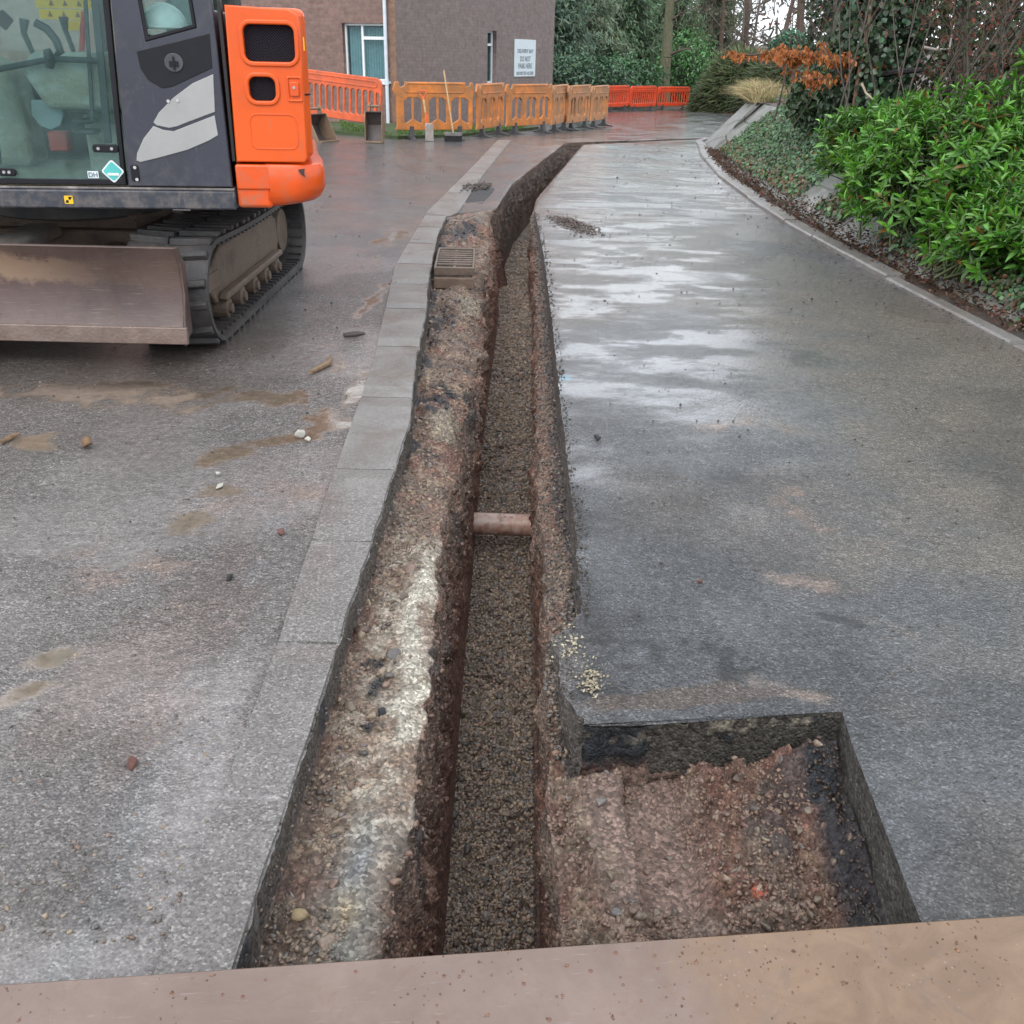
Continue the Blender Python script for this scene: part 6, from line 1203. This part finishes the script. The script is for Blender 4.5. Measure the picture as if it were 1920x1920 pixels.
# ---- broadleaf understorey (lighter greens)
def understorey(label, c0, rad, n, seed, base, L=(.12, .26), name='evergreen_bush'):
    rg = np.random.default_rng(seed); t = thing(name, label, 'bush', c0); d = unit(rg.normal(0, 1, (n, 3))); k = rg.random(n)**.33*(.6+.8*fbm(d+seed, 2.2, 3, seed)); pos = d*np.array(rad)*k[:, None]+np.array([0, 0, rad[2]*.9]); nb = unit(d+rg.normal(0, .6, (n, 3))+np.array([0, 0, .4])); ax = unit(np.cross(nb, rg.normal(0, 1, (n, 3)))); L_ = rg.uniform(*L, n)
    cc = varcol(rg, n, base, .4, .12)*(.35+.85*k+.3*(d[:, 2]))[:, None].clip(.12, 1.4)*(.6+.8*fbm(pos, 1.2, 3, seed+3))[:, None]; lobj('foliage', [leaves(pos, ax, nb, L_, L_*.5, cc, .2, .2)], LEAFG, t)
    segs = [(0, 0, 0, *(pos[i]*.8), .03, .008) for i in range(40)]; v, f = tubes(segs, 4); link('stems', np_mesh('stems', v, [f]), TWIG, t)
understorey('glossy evergreen bush behind the left red barrier', (gx(1155, 53), 53, -.9), (2.6, 1.5, 1.35), 3200, 41, (.06, .14, .06))
understorey('light green bush right of the pale trunk', (gx(1285, 56), 56, -.9), (1.7, 1.2, 2.1), 2600, 42, (.09, .22, .07))
understorey('dark evergreen bush behind the last orange barriers', (gx(1085, 48), 48, -.75), (2.4, 1.2, 1.2), 3000, 43, (.04, .09, .045))
understorey('evergreen bush behind the orange beech leaves', (GY(1478, 80, 30)[0], 30, 1.5), (.5, .5, .4), 1000, 44, (.05, .13, .07), (.08, .16))
understorey('low dark bush at the foot of the ivy-clad tree', (gx(1560, 13.2), 13.2, .72), (.55, .45, .36), 1300, 45, (.045, .085, .032), (.06, .13))
# ---- deciduous trees
def bare_tree(label, x, y, z, h, seed, mat=BARKB, r=.16, lean_=(0, 0), depth=3, name='bare_tree', group=None, dens=(2, 4), twigL=1.6):
    rg = np.random.default_rng(seed); t = thing(name, label, 'tree', (x, y, z), 0, group); segs = []; tips = []; p = np.zeros(3); d = np.array([lean_[0], lean_[1], 1.0]); d /= np.linalg.norm(d); n = 12; tw = []
    for i in range(n):
        q = p+d*h/n; r0_ = r*(1-.75*i/n); r1_ = r*(1-.75*(i+1)/n); segs.append((*p, *q, r0_, r1_)); p = q; d = d+rv(rg, .05); d /= np.linalg.norm(d)
        if i >= 2:
            for _ in range(rg.integers(1, 3)): a = rg.uniform(0, 6.28); dd = np.array([math.cos(a), math.sin(a), rg.uniform(.1, .9)]); branch(tw, tips, p, dd, twigL*rg.uniform(.6, 1.2)*(1-.4*i/n), r1_*.35, depth-1, rg, .55, dens, .02, 4)
    v, f = tubes(segs, 9); tr_ = link('trunk', np_mesh('trunk', v, [f]), mat, t, smooth=True)
    v, f = tubes(tw, 4); v_, f_ = v, f; cr = link('crown', np_mesh('crown', v_, [f_]), TWIG, t); return t, np.array(tips), rg
GB = 'bare winter trees of the wood behind'
bare_tree('pale mossy tree trunk standing right behind the red barriers', gx(1236, 56), 54, -.9, 9.5, 51, BARKG, .34, (.0, 0), 2, 'mossy_tree')
x0_ = gx(1350, 48)
for i, (px, Y, h, r, sd, ln, lb) in enumerate([(1345, 60, 8, .18, 61, .04, 'bare brown tree behind the left end of the sprawling bush'), (1400, 52, 7.5, .16, 62, -.05, 'twiggy bare tree above the middle of the sprawling bush'), (1450, 44, 7, .16, 63, .05, 'bare tree above the right end of the sprawling bush'),
        (1300, 70, 9, .15, 64, .0, 'thin bare tree in front of the far conifers'), (1490, 34, 10, .14, 65, .02, 'bare tree behind the beech branch'), (1700, 26, 10, .17, 66, .04, 'leaning bare trunk seen in the sky gap right of the ivy tree'),
        (1760, 32, 10, .13, 67, -.04, 'slim bare tree in the sky gap above the laurel'), (1850, 24, 9, .14, 68, .03, 'bare tree at the top right corner'), (1660, 36, 10, .13, 69, 0, 'thin tree just right of the ivy-clad trunk'), (1900, 34, 10, .15, 70, 0, 'bare tree behind the right edge'), (1560, 40, 11, .15, 71, 0, 'bare tree seen behind the ivy tree')]):
    bare_tree(lb, gx(px, Y), Y, float(gz(Y))+(.0 if Y > 40 else .8), h, sd, BARKB, r, (ln, 0), 3, group=GB)
# ivy clad trees
def ivy_tree(label, x, y, z, h, seed, r=.17, lean_=(0, 0), ivr=.40, n=5200, ivh=4.5, cov=1.0, base=(.038, .075, .034)):
    t, tips, rg = bare_tree(label, x, y, z, h, seed, BARK, r, lean_, 2, 'ivy_clad_tree'); hz = rg.random(n)*ivh; a = rg.uniform(0, 6.28, n); lump = .35+1.1*fbm(np.stack([np.cos(a), np.sin(a), hz*.9], -1)+seed, 1.3, 4, seed); rad = (r+ivr*lump*rg.random(n)**.45)
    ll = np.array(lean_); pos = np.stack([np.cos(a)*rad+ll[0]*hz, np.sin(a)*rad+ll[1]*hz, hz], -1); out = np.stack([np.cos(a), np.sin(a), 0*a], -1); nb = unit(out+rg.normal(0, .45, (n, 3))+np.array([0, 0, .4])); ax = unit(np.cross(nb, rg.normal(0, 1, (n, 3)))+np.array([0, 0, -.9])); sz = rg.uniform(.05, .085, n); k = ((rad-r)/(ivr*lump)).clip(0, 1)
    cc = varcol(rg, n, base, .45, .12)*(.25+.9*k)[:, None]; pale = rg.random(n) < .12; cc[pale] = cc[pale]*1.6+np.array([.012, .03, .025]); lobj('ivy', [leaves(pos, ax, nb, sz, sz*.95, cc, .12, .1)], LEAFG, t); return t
ivy_tree('thick ivy-clad tree trunk at the top of the bank, right of the orange leaves', GY(1625, 190, 12.3)[0], 12.3, .70, 8, 81, .16, (.0, 0), .42, 9500, 4.2)
ivy_tree('ivy-covered tree just left of the thick ivy-clad trunk', GY(1545, 190, 14.5)[0], 14.5, .78, 8, 82, .12, (.02, 0), .34, 6000, 5.2)
ivy_tree('ivy-covered tree in the thicket behind the laurel', GY(1790, 190, 12.5)[0], 12.5, .8, 8, 83, .12, (-.03, 0), .50, 5200, 5, base=(.045, .062, .028))
ivy_tree('ivy-clad stem at the right edge behind the laurel', GY(1905, 160, 11.5)[0], 11.5, .8, 7, 84, .10, (.03, 0), .45, 4200, 4, base=(.042, .06, .028))
bare_tree('smooth grey trunk leaning left in front of the ivy', GY(1575, 190, 12.9)[0], 12.9, .7, 8, 85, BARK, .12, (-.13, .0), 2)
# tangled thicket of bare stems
rg = np.random.default_rng(90); 
for i, (px, Y, sp_, lb) in enumerate([(1700, 13, .7, 'tangle of bare arching stems between the ivy tree and the laurel'), (1780, 10.8, .7, 'brown bramble thicket directly behind the laurel tops'), (1880, 10.2, .7, 'dense brown thicket at the right edge above the laurel'), (1580, 13.6, .5, 'thin bare stems beneath the orange leaves')]):
    t = thing('thicket', lb, 'thicket', (gx(px, Y), Y, .75)); segs = []; tips = []
    for k in range(18 if i < 3 else 8):
        p = np.array([rg.normal(0, sp_), rg.normal(0, .5), 0]); branch(segs, tips, p, np.array([rg.normal(0, .4), rg.normal(0, .3), 1]), rg.uniform(.8, 2.2), rg.uniform(.006, .015), 2, rg, .5, (1, 3), .06, 4)
    v, f = tubes(segs, 4); link('stems', np_mesh('stems', v, [f]), TWIG, t); tp = np.array(tips); n = min(len(tp), 1500 if i < 3 else 100); sel = tp[rg.choice(len(tp), n, replace=False)]; pos = sel[:, :3]+rg.normal(0, .03, (n, 3)); c_ = np.where((rg.random(n) < .55)[:, None], varcol(rg, n, (.15, .06, .04), .5), varcol(rg, n, (.05, .085, .03), .4))
    lobj('leaves', [leaves(pos, unit(rg.normal(0, 1, (n, 3))+np.array([0, 0, -.6])), unit(rg.normal(0, 1, (n, 3))), rg.uniform(.03, .06, n), rg.uniform(.02, .035, n), c_, .2, .2)], LEAFM, t)
# beech sapling holding its orange leaves
tx, ty = GY(1605, 190, 11.9)[0], 11.9; t = thing('beech_sapling', 'young beech with copper-orange winter leaves on a long low branch', 'tree', (tx, ty, .72)); rg = np.random.default_rng(95); segs = [(0, 0, 0, -.02, 0, .55, .028, .024), (-.02, 0, .55, .0, 0, 1.2, .024, .018), (.0, 0, 1.2, .05, .05, 3.2, .018, .008)]
v, f = tubes(segs, 8); link('trunk', np_mesh('trunk', v, [f]), barkmat('beech_bark', (.14, .09, .06), (.22, .14, .09)), t); segs = []; P_ = []; o0 = np.array([tx, ty, .72])
def orange_line(p0, p1, n, s, sag=.05, sub=16):
    p0, p1 = np.array(p0), np.array(p1); ts = np.linspace(0, 1, 9); pts = p0[None]*(1-ts[:, None])+p1[None]*ts[:, None]; pts[:, 2] += np.sin(ts*3.1)*sag+rg.normal(0, .015, 9)
    for a, b in zip(pts[:-1], pts[1:]): segs.append((*a, *b, .010, .007))
    for k in range(sub): q = pts[rg.integers(1, 9)]; e = q+np.array([rg.normal(0, .14), rg.normal(0, .25), rg.normal(.02, .045)]); segs.append((*q, *e, .004, .002)); tt_ = rg.random(n//sub)[:, None]; P_.append(q*(1-tt_)+e*tt_+rg.normal(0, s, (n//sub, 3)))
def wpt(px, py, Y): x, z = GY(px, py, Y); return (x-o0[0], Y-o0[1], z-o0[2])
orange_line(wpt(1608, 112, 11.9), wpt(1378, 105, 12.6), 520, .018, .03, 24); orange_line(wpt(1600, 108, 11.9), wpt(1460, 104, 12.2), 620, .030, .0, 20); orange_line(wpt(1560, 150, 11.9), wpt(1482, 150, 12.1), 110, .03, .02, 8); orange_line(wpt(1535, 130, 12.0), wpt(1515, 180, 12.0), 70, .03, .0, 6); orange_line(wpt(1650, 118, 11.9), wpt(1690, 114, 12.2), 70, .02, .0, 5); orange_line(wpt(1604, 205, 11.6), wpt(1596, 228, 11.4), 40, .02, .0, 3)
pos = np.concatenate(P_); n = len(pos); v, f = tubes(segs, 4); link('branches', np_mesh('branches', v, [f]), TWIG, t); cc = varcol(rg, n, (.46, .165, .052), .35, .08); pl = rg.random(n) < .25; cc[pl] = varcol(rg, int(pl.sum()), (.55, .27, .13), .2)
lobj('leaves', [leaves(pos, unit(rg.normal(0, .45, (n, 3))+np.array([0, 0, -1.0])), unit(rg.normal(0, 1, (n, 3))), rg.uniform(.045, .085, n), rg.uniform(.022, .038, n), cc, .3, .15)], LEAFM, t)
# broken branches
def limb(lb, pts, r, mat): 
    p = [Vector((GY(px, py, Y)[0], Y, GY(px, py, Y)[1])) for px, py, Y in pts]; c_ = sum(p, Vector())/len(p); mb = MB(); mb.tube([q-c_ for q in p], [r, r*.9, r*.75, r*.5][:len(p)], 8); o = mb.build('fallen_branch', mat, None, smooth=True); o.location = c_; tag(o, lb, 'branch')
limb('black horizontal dead branch between the ivy tree and the thicket', [(1645, 141, 11.9), (1690, 133, 11.7), (1730, 131, 11.6)], .038, simple('wet_black_wood', (.014, .012, .014), .4, bump=.01))
limb('pale curved bare branch in front of the thicket', [(1730, 88, 10.6), (1755, 93, 10.5), (1780, 92, 10.5), (1785, 62, 10.6)], .014, simple('pale_wood', (.34, .30, .27), .6))
limb('pale curved twig beside the ivy tree foot', [(1616, 157, 11.0), (1624, 175, 10.9), (1638, 187, 10.8)], .012, simple('pale_wood_b', (.38, .30, .22), .6))
# distant wood, one mass of twigs and foliage
rg = np.random.default_rng(99); n = 30000; X = rg.uniform(-4, 75, n); Y = 78+rg.uniform(0, 22, n)-np.maximum(0, X-10)*.55; hh = 8*rg.random(n)**.9; top = 6+2.5*fbm(np.stack([X, Y*0, X*0], -1), .12, 3, 5); kp = (hh < top)&~((X > 17)&(rg.random(n) < .25+.5*sstep(1.5, 4.5, hh))); X, Y, hh = X[kp], Y[kp], hh[kp]; n = len(X)
pos = np.stack([X, Y, gz(Y)+hh], -1); cl = fbm(pos, .22, 3, 7); cc = np.where((cl > .52)[:, None], varcol(rg, n, (.075, .105, .075), .3, .1), varcol(rg, n, (.13, .11, .095), .3, .08)); 
parts = [leaves(pos, unit(rg.normal(0, 1, (n, 3))+np.array([0, 0, .5])), rg.normal(0, 1, (n, 3)), rg.uniform(.5, 1.3, n), rg.uniform(.05, .22, n), cc, .1, .2, True)]
tag(lobj('distant_wood', parts, LEAFM), 'hazy mass of distant woodland beyond the road end', 'woodland', kind='stuff')
segs = []; 
for i in range(150): x = rg.uniform(0, 70); y = 76+rg.uniform(0, 20)-max(0, x-10)*.5; z = float(gz(y)); segs.append((x, y, z, x+rg.normal(0, .3), y, z+9, .16, .05))
v, f = tubes(segs, 5); o = link('distant_trunks', np_mesh('distant_trunks', v, [f]), barkmat('far_bark', (.12, .10, .09), (.19, .17, .15))); tag(o, 'many thin trunks of the distant wood', 'woodland', kind='stuff')

# ------------------------------------------------------------------ light
w = bpy.data.worlds.new('World'); scn.world = w; w.use_nodes = True; nt = w.node_tree
SE, SA = math.radians(48), math.radians(200)
sky = nt.nodes.new('ShaderNodeTexSky'); sky.sky_type = 'NISHITA'; sky.sun_disc = False; sky.sun_elevation = SE; sky.sun_rotation = SA
sky.air_density = 1.0; sky.dust_density = 2.0; sky.ozone_density = 1
hs = nt.nodes.new('ShaderNodeHueSaturation'); hs.inputs['Saturation'].default_value = .30; hs.inputs['Value'].default_value = 1.0; nt.links.new(sky.outputs[0], hs.inputs['Color'])
mx = nt.nodes.new('ShaderNodeMix'); mx.data_type = 'RGBA'; mx.inputs[0].default_value = .72; nt.links.new(hs.outputs[0], mx.inputs[6]); mx.inputs[7].default_value = (13.6, 14.3, 15.2, 1)
bg = nt.nodes['Background']; nt.links.new(mx.outputs[2], bg.inputs[0]); bg.inputs[1].default_value = .15
sl = bpy.data.lights.new('sun', 'SUN'); sl.energy = 1.3; sl.angle = math.radians(40); sl.color = (1, .97, .93)
so = bpy.data.objects.new('sun', sl); COL.objects.link(so)
sd = Vector((math.sin(SA)*math.cos(SE), math.cos(SA)*math.cos(SE), math.sin(SE)))
so.rotation_euler = sd.to_track_quat('Z', 'Y').to_euler()
scn.view_settings.view_transform = 'Standard'; scn.view_settings.look = 'None'; scn.view_settings.exposure = 0; scn.view_settings.gamma = 1
scn.cycles.use_denoising = True
scn.cycles.max_bounces = 6; scn.cycles.transparent_max_bounces = 10
